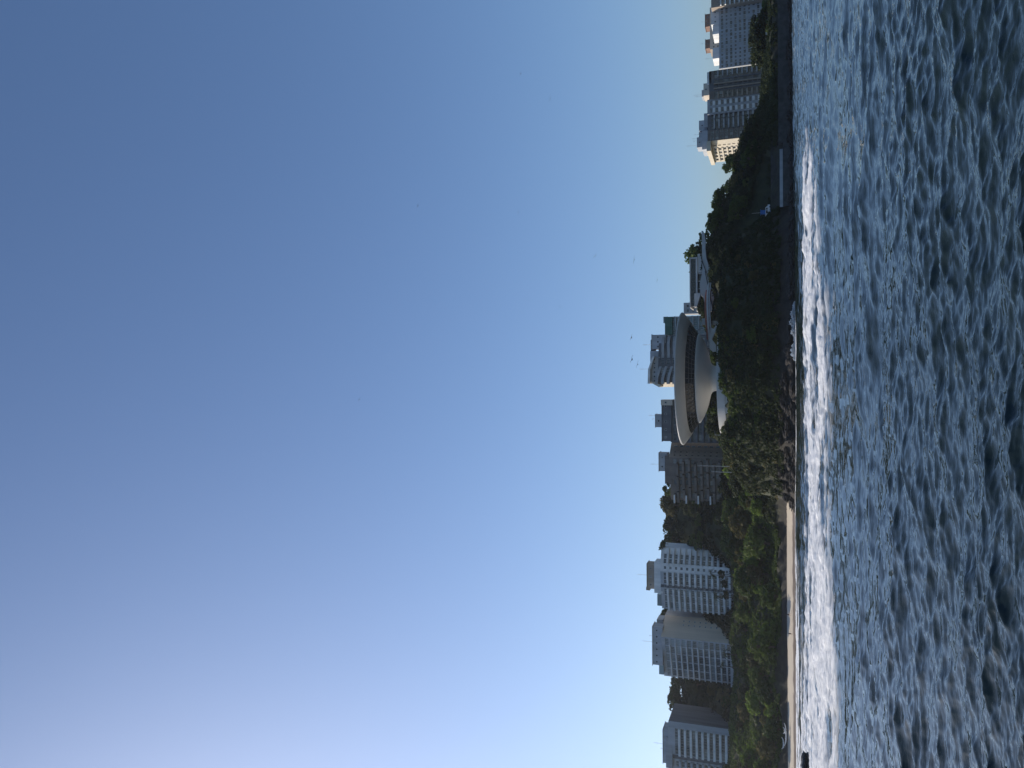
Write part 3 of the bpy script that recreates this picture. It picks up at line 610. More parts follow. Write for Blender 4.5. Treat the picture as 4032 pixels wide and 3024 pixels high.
# plaza with parapet
MB().lathe([(20.6, 22.4 - PZ - 6), (20.6, -.05), (20.2, -.03), (.1, 0)], 96, close=True).build('plaza', 'concrete_white', None, (MX, MY, PZ))['kind'] = 'structure'
def arc_wall(r, a0, a1, z0, z1, th, n=60):
    q = MB(); pin = [(r * math.cos(a0 + (a1 - a0) * i / n), r * math.sin(a0 + (a1 - a0) * i / n)) for i in range(n + 1)]; po = [(x * (r - th) / r, y * (r - th) / r) for x, y in pin]
    for i in range(n):
        q.prism([pin[i], pin[i + 1], po[i + 1], po[i]], z0, z1)
    return q
tag(arc_wall(20.9, rad(150), rad(372), -1.7, 1.0, .35, 80).build('parapet_wall', 'concrete_white', None, (MX, MY, PZ)), 'curved pale concrete parapet round the terrace under the museum', 'wall')
# ramp: ribbon with red deck between white side walls
def ribbon(root, pts, width, hgt, name_w, n_sub=6, deck='ramp_red'):
    P = [Vector(p) for p in pts]; out = []
    for i in range(len(P) - 1):
        p0, p1, p2, p3 = P[max(i - 1, 0)], P[i], P[i + 1], P[min(i + 2, len(P) - 1)]
        for k in range(n_sub):
            t_ = k / n_sub; out.append(.5 * ((2 * p1) + (p2 - p0) * t_ + (2 * p0 - 5 * p1 + 4 * p2 - p3) * t_ * t_ + (3 * p1 - p0 - 3 * p2 + p3) * t_ ** 3))
    out.append(P[-1]); L = []; Rr = []
    for i, p in enumerate(out):
        dd = out[min(i + 1, len(out) - 1)] - out[max(i - 1, 0)]; n_ = Vector((-dd.y, dd.x, 0)).normalized(); L.append(p + n_ * width / 2); Rr.append(p - n_ * width / 2)
    def strip(side, zlo, zhi, off):
        q = MB()
        for i in range(len(out) - 1):
            a, b_ = side[i], side[i + 1]; ca, cb = out[i], out[i + 1]; ia = a + (ca - a).normalized() * off; ib = b_ + (cb - b_).normalized() * off
            q.add([(*v.xy, v.z + zz) for v in (a, b_, ib, ia) for zz in (zlo, zhi)], [(0, 2, 3, 1), (4, 6, 7, 5), (1, 3, 5, 7), (0, 6, 4, 2), (0, 1, 7, 6), (2, 4, 5, 3)])
        return q
    strip(L, -.75, hgt + .95, .22).build(name_w, 'ramp_red', root); strip(Rr, -.75, hgt, .22).build(name_w, 'concrete_white', root)
    q = MB()
    for i in range(len(out) - 1): q.add([Rr[i], Rr[i + 1], L[i + 1], L[i]] + [v - Vector((0, 0, .5)) for v in (Rr[i], Rr[i + 1], L[i + 1], L[i])], [(0, 1, 2, 3), (7, 6, 5, 4), (0, 4, 5, 1), (2, 6, 7, 3)])
    q.build('deck', deck, root)
rp = thing('access_ramp', 'curling white ramp with red deck leading up to the museum', 'ramp', (0, 0, 0))
ribbon(rp, [(16, 299, 29.7), (21, 298, 30.0), (27, 300, 30.5), (32, 305, 31.0), (36, 312, 31.4), (39, 320, 31.8)], 3.2, .55, 'side_wall')
def on_poly(name, pts, d, dep): return flat_poly(name, [R3(*p) for p in pts], d, dep, 'concrete_white', parent=rp)
on_poly('support_frame', ((955, 790), (950, 1030), (985, 1065), (1020, 1060), (1018, 990), (975, 930), (1005, 860), (1055, 770), (1100, 745), (1080, 720), (1040, 745), (995, 815), (965, 800)), 296.6, 1.6)
on_poly('pillar', ((865, 700), (865, 768), (955, 772), (955, 704)), 301.5, 2.4); on_poly('pillar', ((972, 728), (972, 770), (1092, 766), (1092, 728)), 301.5, 2.2)
tag(arc_wall(6.0, rad(190), rad(330), -3.0, .1, .3, 20).build('terrace_wall', 'concrete_white', None, (29.5, 296, 25)), 'short curved white wall below the ramp beside the museum terrace', 'wall')

# low annex with a glass band, above white zigzag ramps
d = 336; x0, x1 = G(2740, 1206, d)[0], G(2740, 1019, d)[0]; zr = hz(2716, 1110, d); zl = hz(2742, 1110, d)
an = thing('annex_building', 'long low white building with a dark glass band above the zigzag ramps', 'building', (x0, d, 30))
part_box(an, 'roof', x0 - .6, x1 + .6, d - .8, d + 12, zr - .45, zr, 'concrete_white'); part_box(an, 'floor_slab', x0 - 2.0, x1 + .6, d - .9, d + 12, zl - .55, zl + .15, 'concrete_white')
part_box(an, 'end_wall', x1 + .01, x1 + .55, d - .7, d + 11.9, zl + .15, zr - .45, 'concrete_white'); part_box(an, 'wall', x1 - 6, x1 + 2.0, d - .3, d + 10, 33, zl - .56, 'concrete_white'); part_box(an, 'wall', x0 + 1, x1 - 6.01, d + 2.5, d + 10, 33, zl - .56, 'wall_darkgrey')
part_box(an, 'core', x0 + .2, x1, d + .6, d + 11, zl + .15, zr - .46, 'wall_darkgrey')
npn = 14; pw = (x1 - x0) / npn; pm = MB().box(.05, pw - .05, 0, .08, 0, zr - zl - .65).mesh('window_pane')
for i in range(npn): ob('window_pane', pm, 'glass_museum', an, (i * pw, -.1, zl + .17 - 30))
lp = MB().box(.05, 1.9, 0, .1, 0, 2.1).mesh('lower_window')
for i in range(5): ob('lower_window', lp, 'glass_dark', an, (x1 - 6.1 - 2.05 * (i + 1) - x0, 2.3, zl - 2.9 - 30))
for i in range(4): part_box(an, 'column', x1 - 6.6 - 3.2 * i, x1 - 6.3 - 3.2 * i, d - .2, d + .2, 33, zl - .56, 'concrete_white')
rw = flat_poly('retaining_wall', [R3(*p) for p in ((868, -60), (872, 60), (872, 190), (845, 315), (850, 440), (882, 470), (905, 570), (925, 640), (972, 625), (1000, 500), (1006, 330), (975, 190), (938, 120), (915, 40), (905, -60))], 324, 8, 'concrete_white', 'stained white retaining wall of the zigzag ramps below the annex')
for pts in (((905, 185), (985, 560), (978, 590), (898, 190)), ((868, 60), (920, 200), (912, 205), (862, 65)), ((920, 395), (960, 470), (955, 480), (912, 400))):
    flat_poly('handrail', [R3(*p) for p in pts], 323.7, .35, 'metal_dark', parent=rw)
flat_poly('canopy_wall', [R3(*p) for p in ((785, 430), (785, 575), (812, 575), (850, 450), (846, 425))], 333, 3, 'concrete_white', parent=rw)
flat_poly('boundary_wall', [R2(*p) for p in ((862, 1130), (868, 1240), (868, 1400), (905, 1400), (908, 1240), (895, 1160), (880, 1130))], 330, .8, 'concrete_white', 'low white wall running along the ridge road behind the trees')

# ------------------------------------------------------------------ right shore: promenade, sea wall, van
def wall_run(x0, x1, off, z0, z1, th, n=40):
    q = MB()
    for i in range(n):
        a = x0 + (x1 - x0) * i / n; c = x0 + (x1 - x0) * (i + 1) / n; ya, ycc = float(shore(a)) + off, float(shore(c)) + off
        q.prism([(a, ya), (c, ycc), (c, ycc + th), (a, ya + th)], z0, z1)
    return q
tag(wall_run(66, 420, 1.2, -1.5, 3.4, 3.0).add(*[(lambda w: (w.v, w.f))(wall_run(94, 420, 1.6, 3.41, 5.2, 2.4, 36))][0]).build('sea_wall', 'stone_wall'), 'dark stone sea wall rising out of the water under the promenade', 'wall')
tag(wall_run(66.5, 92, 4.3, 3.0, 4.75, .5, 12).build('promenade_parapet', 'wall_grey'), 'pale parapet along the end of the promenade above the sea wall', 'wall')
struct(wall_run(66, 420, 4.1, 2.5, 3.6, 14).build('promenade', 'stone_wall'))
q = MB(); n = 44; xs_ = np.linspace(96, 420, n + 1)
for a, c in zip(xs_[:-1], xs_[1:]):
    ya, yb2 = float(shore(a)) + 46, float(shore(c)) + 46; za, zb_ = float(ground(a, ya)) + .6, float(ground(c, yb2)) + .6
    za, zb_ = 8.6, 8.6
    q.add([(a, ya, za), (c, yb2, zb_), (c, yb2 + 9, zb_), (a, ya + 9, za), (a, ya, za - 3), (c, yb2, zb_ - 3)], [(0, 1, 2, 3), (4, 5, 1, 0)])
struct(q.build('road', 'asphalt'))
def lamp(X, Y, d, zt_px, label, group=None, kind=0):
    b_ = G(X, Y, d); zt = G(zt_px, Y, d)[2]; zb = float(ground(b_[0], d)); H = zt - zb
    r = thing('street_lamp', label, 'lamp post', (b_[0], d, zb - .1), 0, group)
    MB().tube([(0, 0, 0), (0, 0, H)], [.16, .08], 6).build('pole', 'metal_light', r); q = MB(); q.tube([(0, 0, H - .1), (1.4, -.2, H + .25)], [.05, .04], 5); q.build('arm', 'metal_light', r)
    MB().box(1.0, 1.9, -.38, -.02, H + .16, H + .34).build('lamp_head', 'metal_dark', r)
lamp(2850, 1836, 345, 2746, 'tall pale lamp mast in front of the terraced brown block')
lamp(2840, 1713, 322, 2815, 'small lamp post at the left end of the museum terrace'); lamp(2860, 1859, 352, 2800, 'short lamp post beside the tall pale mast')
lamp(2862, 1160, 300, 2828, 'thin lamp post among shrubs below the zigzag ramps'); lamp(3056, 700, 345, 2985, 'lamp post near the parked van on the shore road')
for i, (Y_, d_) in enumerate(((385, 440), (330, 430), (420, 450), (200, 420), (90, 415))): lamp(3030, Y_, d_, 3005, 'slim lamp post on the lawn before the seafront row', 'seafront lamp posts')
vp = G(3036, 832, 330); vz = float(ground(vp[0] , 330)); vz = vp[2]
struct(MB().prism([(56, 327.5), (92, 327.5), (92, 334), (56, 334)], 2.0, vz - .0).build('parking_ledge', 'stone_wall'))
van = thing('parked_van', 'white boxy van parked on the ledge at the foot of the wooded hill', 'van', (vp[0] - 2.4, 328.6, vz))
q = MB(); q.add([(0, 0, .35), (5, 0, .35), (5, 0, 1.25), (4.3, 0, 2.15), (0.1, 0, 2.2), (0, 0, .35), ], []); body = [(0, .35), (4.95, .35), (5.0, 1.2), (4.45, 1.3), (3.85, 2.1), (.12, 2.2), (0, 1.9)]
q = MB(); nb_ = len(body); q.add([(x, 0, z) for x, z in body] + [(x, 1.9, z) for x, z in body], [tuple(range(nb_)), tuple(range(2 * nb_ - 1, nb_ - 1, -1))] + [(i, nb_ + i, nb_ + (i + 1) % nb_, (i + 1) % nb_) for i in range(nb_)]); q.build('body', 'car_white', van)
MB().box(2.9, 3.7, -.02, .02, 1.25, 1.9).build('side_window', 'glass_museum', van); MB().box(1.4, 2.7, -.02, .02, 1.25, 1.95).build('side_window', 'glass_museum', van)
for wx in (.9, 4.0):
    for wy in (.0, 1.72): 
        o = MB().lathe([(.02, -.1), (.34, -.1), (.34, .1), (.02, .1)], 14, close=True).build('wheel', 'rubber', van, (wx, wy + .1, .34)); o.rotation_euler = (math.pi / 2, 0, 0)
bp_ = G(2998, 839, 333); kz = float(vz); ki = thing('blue_kiosk', 'small bright blue booth with a mast beside the parked van', 'kiosk', (bp_[0], 332.2, kz))
MB().box(-.85, .85, -.8, .8, 0, bp_[2] - kz + .1).box(-1.1, 1.1, -1.1, 1.1, bp_[2] - kz + .11, bp_[2] - kz + .35).build('booth', 'blue_plastic', ki); MB().tube([(0, 0, 2), (0, 0, G(2960, 839, 333)[2] - kz)], [.07, .05], 5).build('mast', 'metal_light', ki)

# ------------------------------------------------------------------ vegetation
def leaf_quads(C, nrm, size, rg):
    """C (n,3) centres -> quads facing roughly nrm"""
    n = len(C); a = rg.standard_normal((n, 3)); nn = nrm + rg.standard_normal((n, 3)) * .55; nn /= np.linalg.norm(nn, axis=1)[:, None] + 1e-9
    u = np.cross(nn, a); u /= np.linalg.norm(u, axis=1)[:, None] + 1e-9; v = np.cross(nn, u); s = (size * (0.6 + .8 * rg.random(n)))[:, None] if np.ndim(size) else (size * (.6 + .8 * rg.random(n)))[:, None]
    V = np.stack([C - u * s, C + v * s * .6 - nn * s * .15, C + u * s, C - v * s * .6 - nn * s * .15], 1).reshape(-1, 3)
    return V, np.arange(4 * n).reshape(-1, 4)
def crown_mesh(seed, R, Hc, ncl, per, leaf, flat=1.0):
    rg = np.random.default_rng(seed); cs = []
    for i in range(ncl):
        while True:
            p = rg.uniform(-1, 1, 3)
            if .30 < np.linalg.norm(p) < 1 and p[2] > -.65: break
        cs.append(p)
    cs = np.array(cs); cs *= np.array([R, R, Hc]) * .80; cr = R * rg.uniform(.20, .38, ncl)
    dirs = rg.standard_normal((ncl, per, 3)); dirs /= np.linalg.norm(dirs, axis=2)[..., None]; dirs[..., 2] = np.where(dirs[..., 2] < -.3, -dirs[..., 2], dirs[..., 2])
    rr = cr[:, None, None] * rg.uniform(.65, 1.06, (ncl, per, 1)); C = (cs[:, None] + dirs * rr * np.array([1, 1, .72 * flat])).reshape(-1, 3); nr = dirs.reshape(-1, 3)
    V, Fq = leaf_quads(C, nr, leaf, rg); V[:, 2] += Hc; return npmesh('crown', V, Fq), cs + np.array([0, 0, Hc])
TREES = []
for i in range(9):
    R = [4.2, 5.0, 4.6, 3.6, 5.6, 3.2, 4.8, 3.0, 5.2][i]; Hc = R * [.8, .66, .9, 1.0, .6, 1.1, .75, .9, .7][i]
    cm, cs = crown_mesh(100 + i, R, Hc, [34, 42, 36, 28, 44, 26, 38, 22, 40][i], 46, [.42, .46, .42, .38, .48, .36, .44, .36, .44][i])
    q = MB(); th_ = .9 + R * .16; q.tube([(0, 0, -1.2), (.1, .05, th_ * .5), (0, .1, th_), (.05, .1, th_ + Hc * .9)], [R * .075, R * .06, R * .05, R * .02], 7)
    rnd = random.Random(i)
    for c in rnd.sample(list(cs), 6): q.tube([(0, .1, th_ * .8), (c[0] * .5, c[1] * .5, th_ + c[2] * .45), (c[0] * .92, c[1] * .92, th_ + c[2] * .9)], [R * .04, R * .028, .03], 5)
    TREES.append((cm, q.mesh('trunk'), th_, R, Hc))
CR = {}
def crown_for(i, mat):
    if (i, mat) not in CR:
        me = TREES[i][0].copy(); me.materials.append(MATS[mat]); CR[(i, mat)] = me
    return CR[(i, mat)]
for tm in TREES: tm[1].materials.append(MATS['bark'])
NTREE = 0
def tree(x, y, s, mat, label, group, i=None, name='broadleaf_tree', z=None, rnd=random):
    global NTREE; NTREE += 1
    i = rnd.randrange(len(TREES)) if i is None else i; z = float(ground(x, y)) if z is None else z
    r = thing(name, label, 'tree', (x, y, z), rnd.uniform(0, 6.28), group); r.scale = (s, s, s * rnd.uniform(.88, 1.15))
    ob('trunk', TREES[i][1], None, r); ob('crown', crown_for(i, mat), None, r, (0, 0, TREES[i][2] - .42 * TREES[i][4]))
    return r
CWORD = {'leaf_dark': 'dark green', 'leaf_mid': 'mid-green', 'leaf_bright': 'bright yellow-green', 'leaf_olive': 'olive-green'}
def scatter(zone, n, smin, smax, mats, label, group, test=None, mind=4.0, seed=0, zmax=None):
    rnd = random.Random(seed); pts = []; k = 0
    while len(pts) < n and k < n * 60:
        k += 1; x = rnd.uniform(zone[0], zone[1]); y = rnd.uniform(zone[2], zone[3]); s = rnd.uniform(smin, smax)
        if test and not test(x, y): continue
        if any((x - a) ** 2 + (y - c) ** 2 < (mind * (s + s2) / 2) ** 2 for a, c, s2 in pts): continue
        i = rnd.randrange(len(TREES)); z = float(ground(x, y))
        if zmax:
            top = z + (TREES[i][2] + 1.5 * TREES[i][4]) * s; lim = zmax(x, y)
            if top > lim:
                s *= max(0, (lim - z)) / (top - z)
                if s < smin * .45: continue
        mt = rnd.choice(mats); pts.append((x, y, s)); tree(x, y, s, mt, ('large ' if s > (smin + smax) / 2 else 'small ') + CWORD[mt] + ' ' + label, group, i, rnd=rnd)
    return pts
# slope behind the beach
def skyline(tab, K_=3130):
    """allowed tree-top height along the ray through photo column Y, from a table Y -> X of the canopy line"""
    Ys = [a for a, c in tab]; Xs = [c for a, c in tab]
    def f(x, y):
        Yp = 1512 - x / y * K_; Xp = float(np.interp(Yp, Ys, Xs)); return G(Xp, Yp, y)[2]
    return f
lowline = skyline([(600, 2915), (700, 2840), (850, 2790), (930, 2760), (960, 2795), (1000, 2800), (1100, 2830), (1180, 2835), (1240, 2858), (1300, 2856), (1500, 2854), (1660, 2852), (1700, 2845), (1760, 2838), (1830, 2855), (1900, 2865), (2000, 2868), (2100, 2885), (2180, 2895), (2300, 2905), (2420, 2900), (2500, 2895), (2700, 2912), (2850, 2890), (2950, 2900), (3100, 2880)])
scatter((-235, -66, 344, 366), 30, 1.0, 1.6, ['leaf_bright', 'leaf_mid', 'leaf_bright', 'leaf_olive'], 'tree at the foot of the slope just behind the beach', 'trees along the back of the beach', lambda x, y: y > shore(x) + 24, 4.6, 1, lowline)
scatter((-245, -40, 366, 402), 40, 1.2, 1.9, ['leaf_bright', 'leaf_mid', 'leaf_dark', 'leaf_olive'], 'tree on the slope between the beach and the towers', 'trees on the slope below the left towers', None, 4.8, 2, lowline)
scatter((-58, -14, 318, 362), 20, .6, 1.0, ['leaf_bright', 'leaf_mid', 'leaf_olive'], 'tree on the shoulder between museum terrace and beach', 'trees on the headland shoulder', lambda x, y: math.hypot(x - MX, y - MY) > 25 and y > shore(x) + (26 if x < -44 else 14), 4.4, 3, lowline)
backline = skyline([(1900, 2600), (1950, 2605), (1980, 2588), (2020, 2583), (2080, 2590), (2120, 2620), (2155, 2630), (2250, 2640), (2400, 2608), (2440, 2615), (2680, 2628), (2740, 2628), (2800, 2624), (2840, 2645), (3100, 2640)], 3052)
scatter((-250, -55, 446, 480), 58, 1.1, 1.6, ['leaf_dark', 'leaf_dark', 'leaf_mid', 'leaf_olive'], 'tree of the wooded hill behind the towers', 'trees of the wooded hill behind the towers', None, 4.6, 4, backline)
scatter((-90, -58, 425, 448), 10, .8, 1.2, ['leaf_dark', 'leaf_mid'], 'tree between terraced block and white tower', 'trees in the gap beside the terraced block', None, 4.4, 5, backline)
scatter((-172, -166, 415, 448), 4, .8, 1.2, ['leaf_olive', 'leaf_mid'], 'tree in the gap beside the pale glass tower', 'trees in the gap beside the pale glass tower', None, 3.4, 6, backline)
# headland front and right hill
scatter((-38, 46, 268, 300), 26, .4, .7, ['leaf_dark', 'leaf_dark', 'leaf_mid', 'leaf_olive'], 'scrub tree on the steep seaward face below the museum', 'scrub trees on the headland face', lambda x, y: math.hypot(x - MX, y - MY) > 23.5 and y > shore(x) + 6, 3.6, 7, lowline)
scatter((40, 112, 296, 350), 40, .7, 1.15, ['leaf_dark', 'leaf_dark', 'leaf_mid'], 'tree on the steep wooded hill beside the museum ramps', 'trees on the wooded hill beside the museum', lambda x, y: y > shore(x) + 13 and not (54 < x < 94 and y < 336), 4.2, 8, lowline)
ridge = skyline([(600, 2920), (650, 2856), (700, 2835), (770, 2800), (800, 2768), (830, 2760), (860, 2752), (900, 2748), (950, 2740), (985, 2724), (1010, 2690), (1040, 2684), (1075, 2712), (1300, 2716)], 3100)
scatter((66, 116, 352, 384), 20, .75, 1.15, ['leaf_dark', 'leaf_mid', 'leaf_olive'], 'tree on the ridge descending to the seafront row', 'skyline trees on the right hill', None, 4.2, 9, ridge)
scatter((46, 64, 347, 366), 9, .7, 1.1, ['leaf_dark', 'leaf_mid'], 'tree behind the end of the low annex', 'trees behind the annex', None, 3.8, 10, ridge)
scatter((22, 38, 318, 332), 5, .5, .8, ['leaf_dark'], 'tree between annex and ramp', 'trees between annex and ramp', None, 3.4, 11, skyline([(1180, 2745), (1300, 2760)]))
scatter((-24, 14, 326, 346), 16, 1.1, 1.7, ['leaf_dark', 'leaf_mid'], 'tree seen under the museum saucer behind its stem', 'trees behind the museum stem', None, 3.6, 14, skyline([(1200, 2790), (1300, 2800), (1420, 2792), (1480, 2788), (1650, 2790), (1760, 2800)]))
scatter((-92, -44, 396, 426), 16, 1.2, 1.7, ['leaf_dark', 'leaf_mid'], 'tree in the wooded saddle below the back hill', 'trees in the wooded saddle', lambda x, y: not (x > -64 and y > 398), 4.0, 15, skyline([(1800, 2860), (1900, 2835), (2000, 2800), (2100, 2815), (2150, 2850), (2300, 2880)]))
for Yp, dd, s_, top_ in ((1034, 351, 2.1, 2684), (1000, 354, 1.5, 2712)):
    p = G(top_, Yp, dd); tree(p[0], dd, s_, 'leaf_mid' if s_ > 1.3 else 'leaf_dark', 'tall leafy tree standing out above the end of the low annex' if s_ > 1.3 else 'lower dark tree beside the tall one behind the annex', 'tall trees at the annex', 0, z=p[2] - 7.0 * s_)
# seafront trees on the right
seal = skyline([(-200, 2985), (60, 3000), (120, 2965), (170, 2962), (240, 2985), (290, 3050), (380, 3030), (400, 2965), (440, 2970), (500, 2955), (560, 2965), (600, 2920), (640, 2915)])
scatter((120, 275, 385, 440), 24, .8, 1.4, ['leaf_dark', 'leaf_dark', 'leaf_mid'], 'tree on the lawn before the seafront row', 'trees before the seafront row', None, 4.6, 12, seal)
for Yp, dd, s_ in ((140, 395, 1.5), (200, 400, 1.6), (90, 400, 1.5), (225, 404, 1.2), (175, 392, 1.3)):
    p = G(3050, Yp, dd); tree(p[0], dd, s_ * .95, 'leaf_dark', 'large dense tree hiding the foot of the wide window-grid block', 'large trees before the grid block')
def palm(X, Y, d, Xb, label, s=1.0, lean=.4):
    c = G(X, Y, d); zb = G(Xb, Y, d)[2]; H = c[2] - zb; r = thing('palm_tree', label, 'palm', (c[0], d, zb)); rg = np.random.default_rng(int(Y))
    MB().tube([(-lean, 0, -1), (-lean * .4, 0, H * .5), (0, 0, H)], [.26, .2, .16], 6).build('trunk', 'bark', r)
    for k in range(16):
        a = k * 2.4 + rg.uniform(-.2, .2); L = s * rg.uniform(2.3, 3.1); up = rg.uniform(-.3, 1.1); q = MB(); pts = []
        for i in range(7):
            u = i / 6; pts.append(Vector((math.cos(a) * L * u, math.sin(a) * L * u, L * (up * u - 1.15 * u * u * (.6 + .3 * up)))))
        for i in range(6):
            dd_ = (pts[i + 1] - pts[i]); side = Vector((-math.sin(a), math.cos(a), 0)); wl = .55 * s * math.sin(math.pi * (i + .7) / 7)
            for sgn in (-1, 1):
                for j in range(2):
                    p0 = pts[i] + dd_ * (j * .5); p1 = p0 + dd_ * .38; tip = p0 + side * sgn * wl + dd_ * .6 - Vector((0, 0, wl * .55)); q.add([p0, p1, tip], [(0, 1, 2)])
        q.build('frond', 'palm_leaf', r, (0, 0, H))
palm(2922, 575, 500, 2975, 'palm in front of the cream sunlit tower wall', 1.7)
palm(2862, 2128, 402, 2905, 'pale palm at the right foot of the white balcony tower', 1.5); palm(2852, 2572, 404, 2900, 'thin palm in front of the pale glass tower', 1.2)
palm(2840, 2620, 406, 2900, 'tufted palm near the podium of the pale glass tower', .9); palm(2800, 2262, 408, 2900, 'tall dark palm before the curved balconies', 1.2); palm(2815, 2345, 410, 2900, 'dark palm before the straight balconies', 1.3)
for Y_, X_ in ((2262, 2810), (2300, 2820), (2345, 2825)):
    p = G(X_, Y_, 409); tree(p[0], 411, .7, 'leaf_dark', 'dark slender tree standing against the white balcony tower', 'dark trees against the white balcony tower', 3, z=p[2] - 6.5)
# roof-terrace planting
for k, (X_, Y_, dd, s_) in enumerate(((2620, 1938, 408, .45), (2612, 1925, 409, .4), (2624, 1905, 408, .35), (2606, 1700, 399, .28), (2608, 1722, 400, .26), (2600, 1690, 399, .2), (2590, 2160, 432, .45), (2600, 2150, 433, .4), (2608, 2140, 434, .45))):
    p = G(X_, Y_, dd); tree(p[0], dd, s_, 'leaf_mid', 'small tree growing on a roof terrace', 'roof terrace trees', z=p[2] - 1.0 * s_ - 2.2)
# undergrowth: a continuous scrub cover nobody could count
def undergrowth(zone, n, r0, r1, leaf, mat, seed, test, per=46):
    rg = np.random.default_rng(seed); x = rg.uniform(zone[0], zone[1], n * 3); y = rg.uniform(zone[2], zone[3], n * 3); k = test(x, y); x = x[k][:n]; y = y[k][:n]
    z = ground(x, y); R = rg.uniform(r0, r1, len(x)); dirs = rg.standard_normal((len(x), per, 3)); dirs /= np.linalg.norm(dirs, axis=2)[..., None]; dirs[..., 2] = np.abs(dirs[..., 2])
    C = np.stack([x, y, z], -1)[:, None] + dirs * (R[:, None, None] * rg.uniform(.55, 1.05, (len(x), per, 1))) * np.array([1, 1, .85])
    V, Fq = leaf_quads(C.reshape(-1, 3), dirs.reshape(-1, 3), leaf, rg); o = ob('undergrowth', npmesh('undergrowth', V, Fq), mat); o['kind'] = 'stuff'; return o
far_m = lambda x, y: (np.hypot(x - MX, y - MY) > 22.5) & (y > shore(x) + np.where(x < -43, 24.5, 5))
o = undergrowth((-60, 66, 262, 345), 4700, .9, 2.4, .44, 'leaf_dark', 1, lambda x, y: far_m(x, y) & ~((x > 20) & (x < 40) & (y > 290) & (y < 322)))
o['label'] = 'dense dark scrub covering the headland'; o['category'] = 'shrubs'
o = undergrowth((-26, 30, 270, 306), 420, .8, 1.5, .4, 'leaf_mid', 8, lambda x, y: (np.hypot(x - MX, y - MY) > 21.6) & (np.hypot(x - MX, y - MY) < 27) & (y < 304)); o['label'] = 'leafy planting at the foot of the terrace parapet'; o['category'] = 'shrubs'
o = undergrowth((-260, -52, 341, 415), 3000, 1.0, 2.1, .44, 'leaf_mid', 2, lambda x, y: y > shore(x) + 23.5); o['label'] = 'tangled scrub on the slope behind the beach'; o['category'] = 'shrubs'
o = undergrowth((56, 130, 318, 390), 2400, 1.1, 2.4, .46, 'leaf_dark', 3, lambda x, y: (y > shore(x) + 7) & ~((x > 54) & (x < 95) & (y > 317) & (y < 334))); o['label'] = 'dark scrub under the trees of the right hill'; o['category'] = 'shrubs'
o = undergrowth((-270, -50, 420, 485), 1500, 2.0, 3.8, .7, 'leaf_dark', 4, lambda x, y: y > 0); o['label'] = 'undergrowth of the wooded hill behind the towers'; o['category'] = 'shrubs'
o = undergrowth((-58, 40, 266, 330), 520, .9, 2.0, .42, 'leaf_olive', 6, lambda x, y: far_m(x, y) & (fbm(x * .07, y * .07, 77) > .52) & ~((x > 20) & (x < 40) & (y > 290))); o['label'] = 'yellow-green scrub patches on the headland'; o['category'] = 'shrubs'
o = undergrowth((-230, -60, 345, 400), 700, 1.0, 2.2, .44, 'leaf_bright', 7, lambda x, y: (y > shore(x) + 25) & (fbm(x * .06, y * .06, 78) > .5)); o['label'] = 'bright green scrub among the trees behind the beach'; o['category'] = 'shrubs'
o = undergrowth((92, 260, 324, 400), 2300, .8, 1.7, .42, 'leaf_dark', 5, lambda x, y: (y > shore(x) + 6) & (y < shore(x) + 45)); o['label'] = 'green shrubs on the bank above the promenade'; o['category'] = 'shrubs'

# ------------------------------------------------------------------ rocks
def rock(name, x, y, z, sx, sy, sz, mat, label, seed, group=None, rz=0, cat='rock'):
    import bmesh
    bm = bmesh.new(); bmesh.ops.create_icosphere(bm, subdivisions=4, radius=1); rg = random.Random(seed); o1, o2 = rg.uniform(0, 99), rg.uniform(0, 99)
    vs_ = np.array([v.co[:] for v in bm.verts]); nz = fbm(vs_[:, 0] * 1.3 + o1 + vs_[:, 2], vs_[:, 1] * 1.3 + o2 - vs_[:, 2] * .7, seed, 5); lay = fbm(vs_[:, 2] * 3.5 + o1, vs_[:, 0] * .6 + o2, seed + 5, 3)
    for v, a, c in zip(bm.verts, nz, lay): v.co *= .42 + .75 * a + .42 * abs(math.sin(c * 11)) * (.4 + a)
    me = bpy.data.meshes.new(name); bm.to_mesh(me); bm.free(); o = ob(name, me, mat, None, (x, y, z), rz); o.scale = (sx, sy, sz)
    return tag(o, label, cat, group)
sr = G(3176, 2992, 118); rock('sea_rock', sr[0] - .9, 118, .45, 1.6, 1.1, .75, 'wet_rock', 'black jagged rock standing in the white surf', 3)
rnd = random.Random(5)
for i in range(34):
    x = -44 + i * 3.15 + rnd.uniform(-1, 1); y = float(shore(x)) + rnd.uniform(0.5, 5)
    rock('shore_rock', x, y, rnd.uniform(-.3, .8), rnd.uniform(2.4, 4.6), rnd.uniform(2, 3.2), rnd.uniform(.9, 2.2), 'rock', 'dark layered rock at the waterline of the headland', 20 + i, 'rocks along the foot of the headland', rnd.uniform(-.4, .4))
for i in range(26):
    x = 66 + i * 4.2 + rnd.uniform(-1.5, 1.5); y = float(shore(x)) + rnd.uniform(-.6, 1.0)
    rock('wall_foot_rock', x, y, rnd.uniform(-.3, .4), rnd.uniform(1.6, 3.6), rnd.uniform(1.4, 2.2), rnd.uniform(.8, 2.0), 'rock', 'dark rock heaped at the foot of the sea wall', 160 + i, 'rocks at the foot of the sea wall', rnd.uniform(-.5, .5))
for i in range(20):
    x = -45 + i * 2.5 + rnd.uniform(-1, 1); y = float(shore(x)) + rnd.uniform(2.5, 5.5)
    rock('slope_rock', x, y, float(ground(x, y)) + rnd.uniform(-.3, .5), rnd.uniform(1.6, 3.0), rnd.uniform(1.2, 2.2), rnd.uniform(.6, 1.3), 'rock', 'dark rock on the slope just above the waterline of the headland', 120 + i, 'rocks on the lower headland slope', rnd.uniform(-.5, .5))
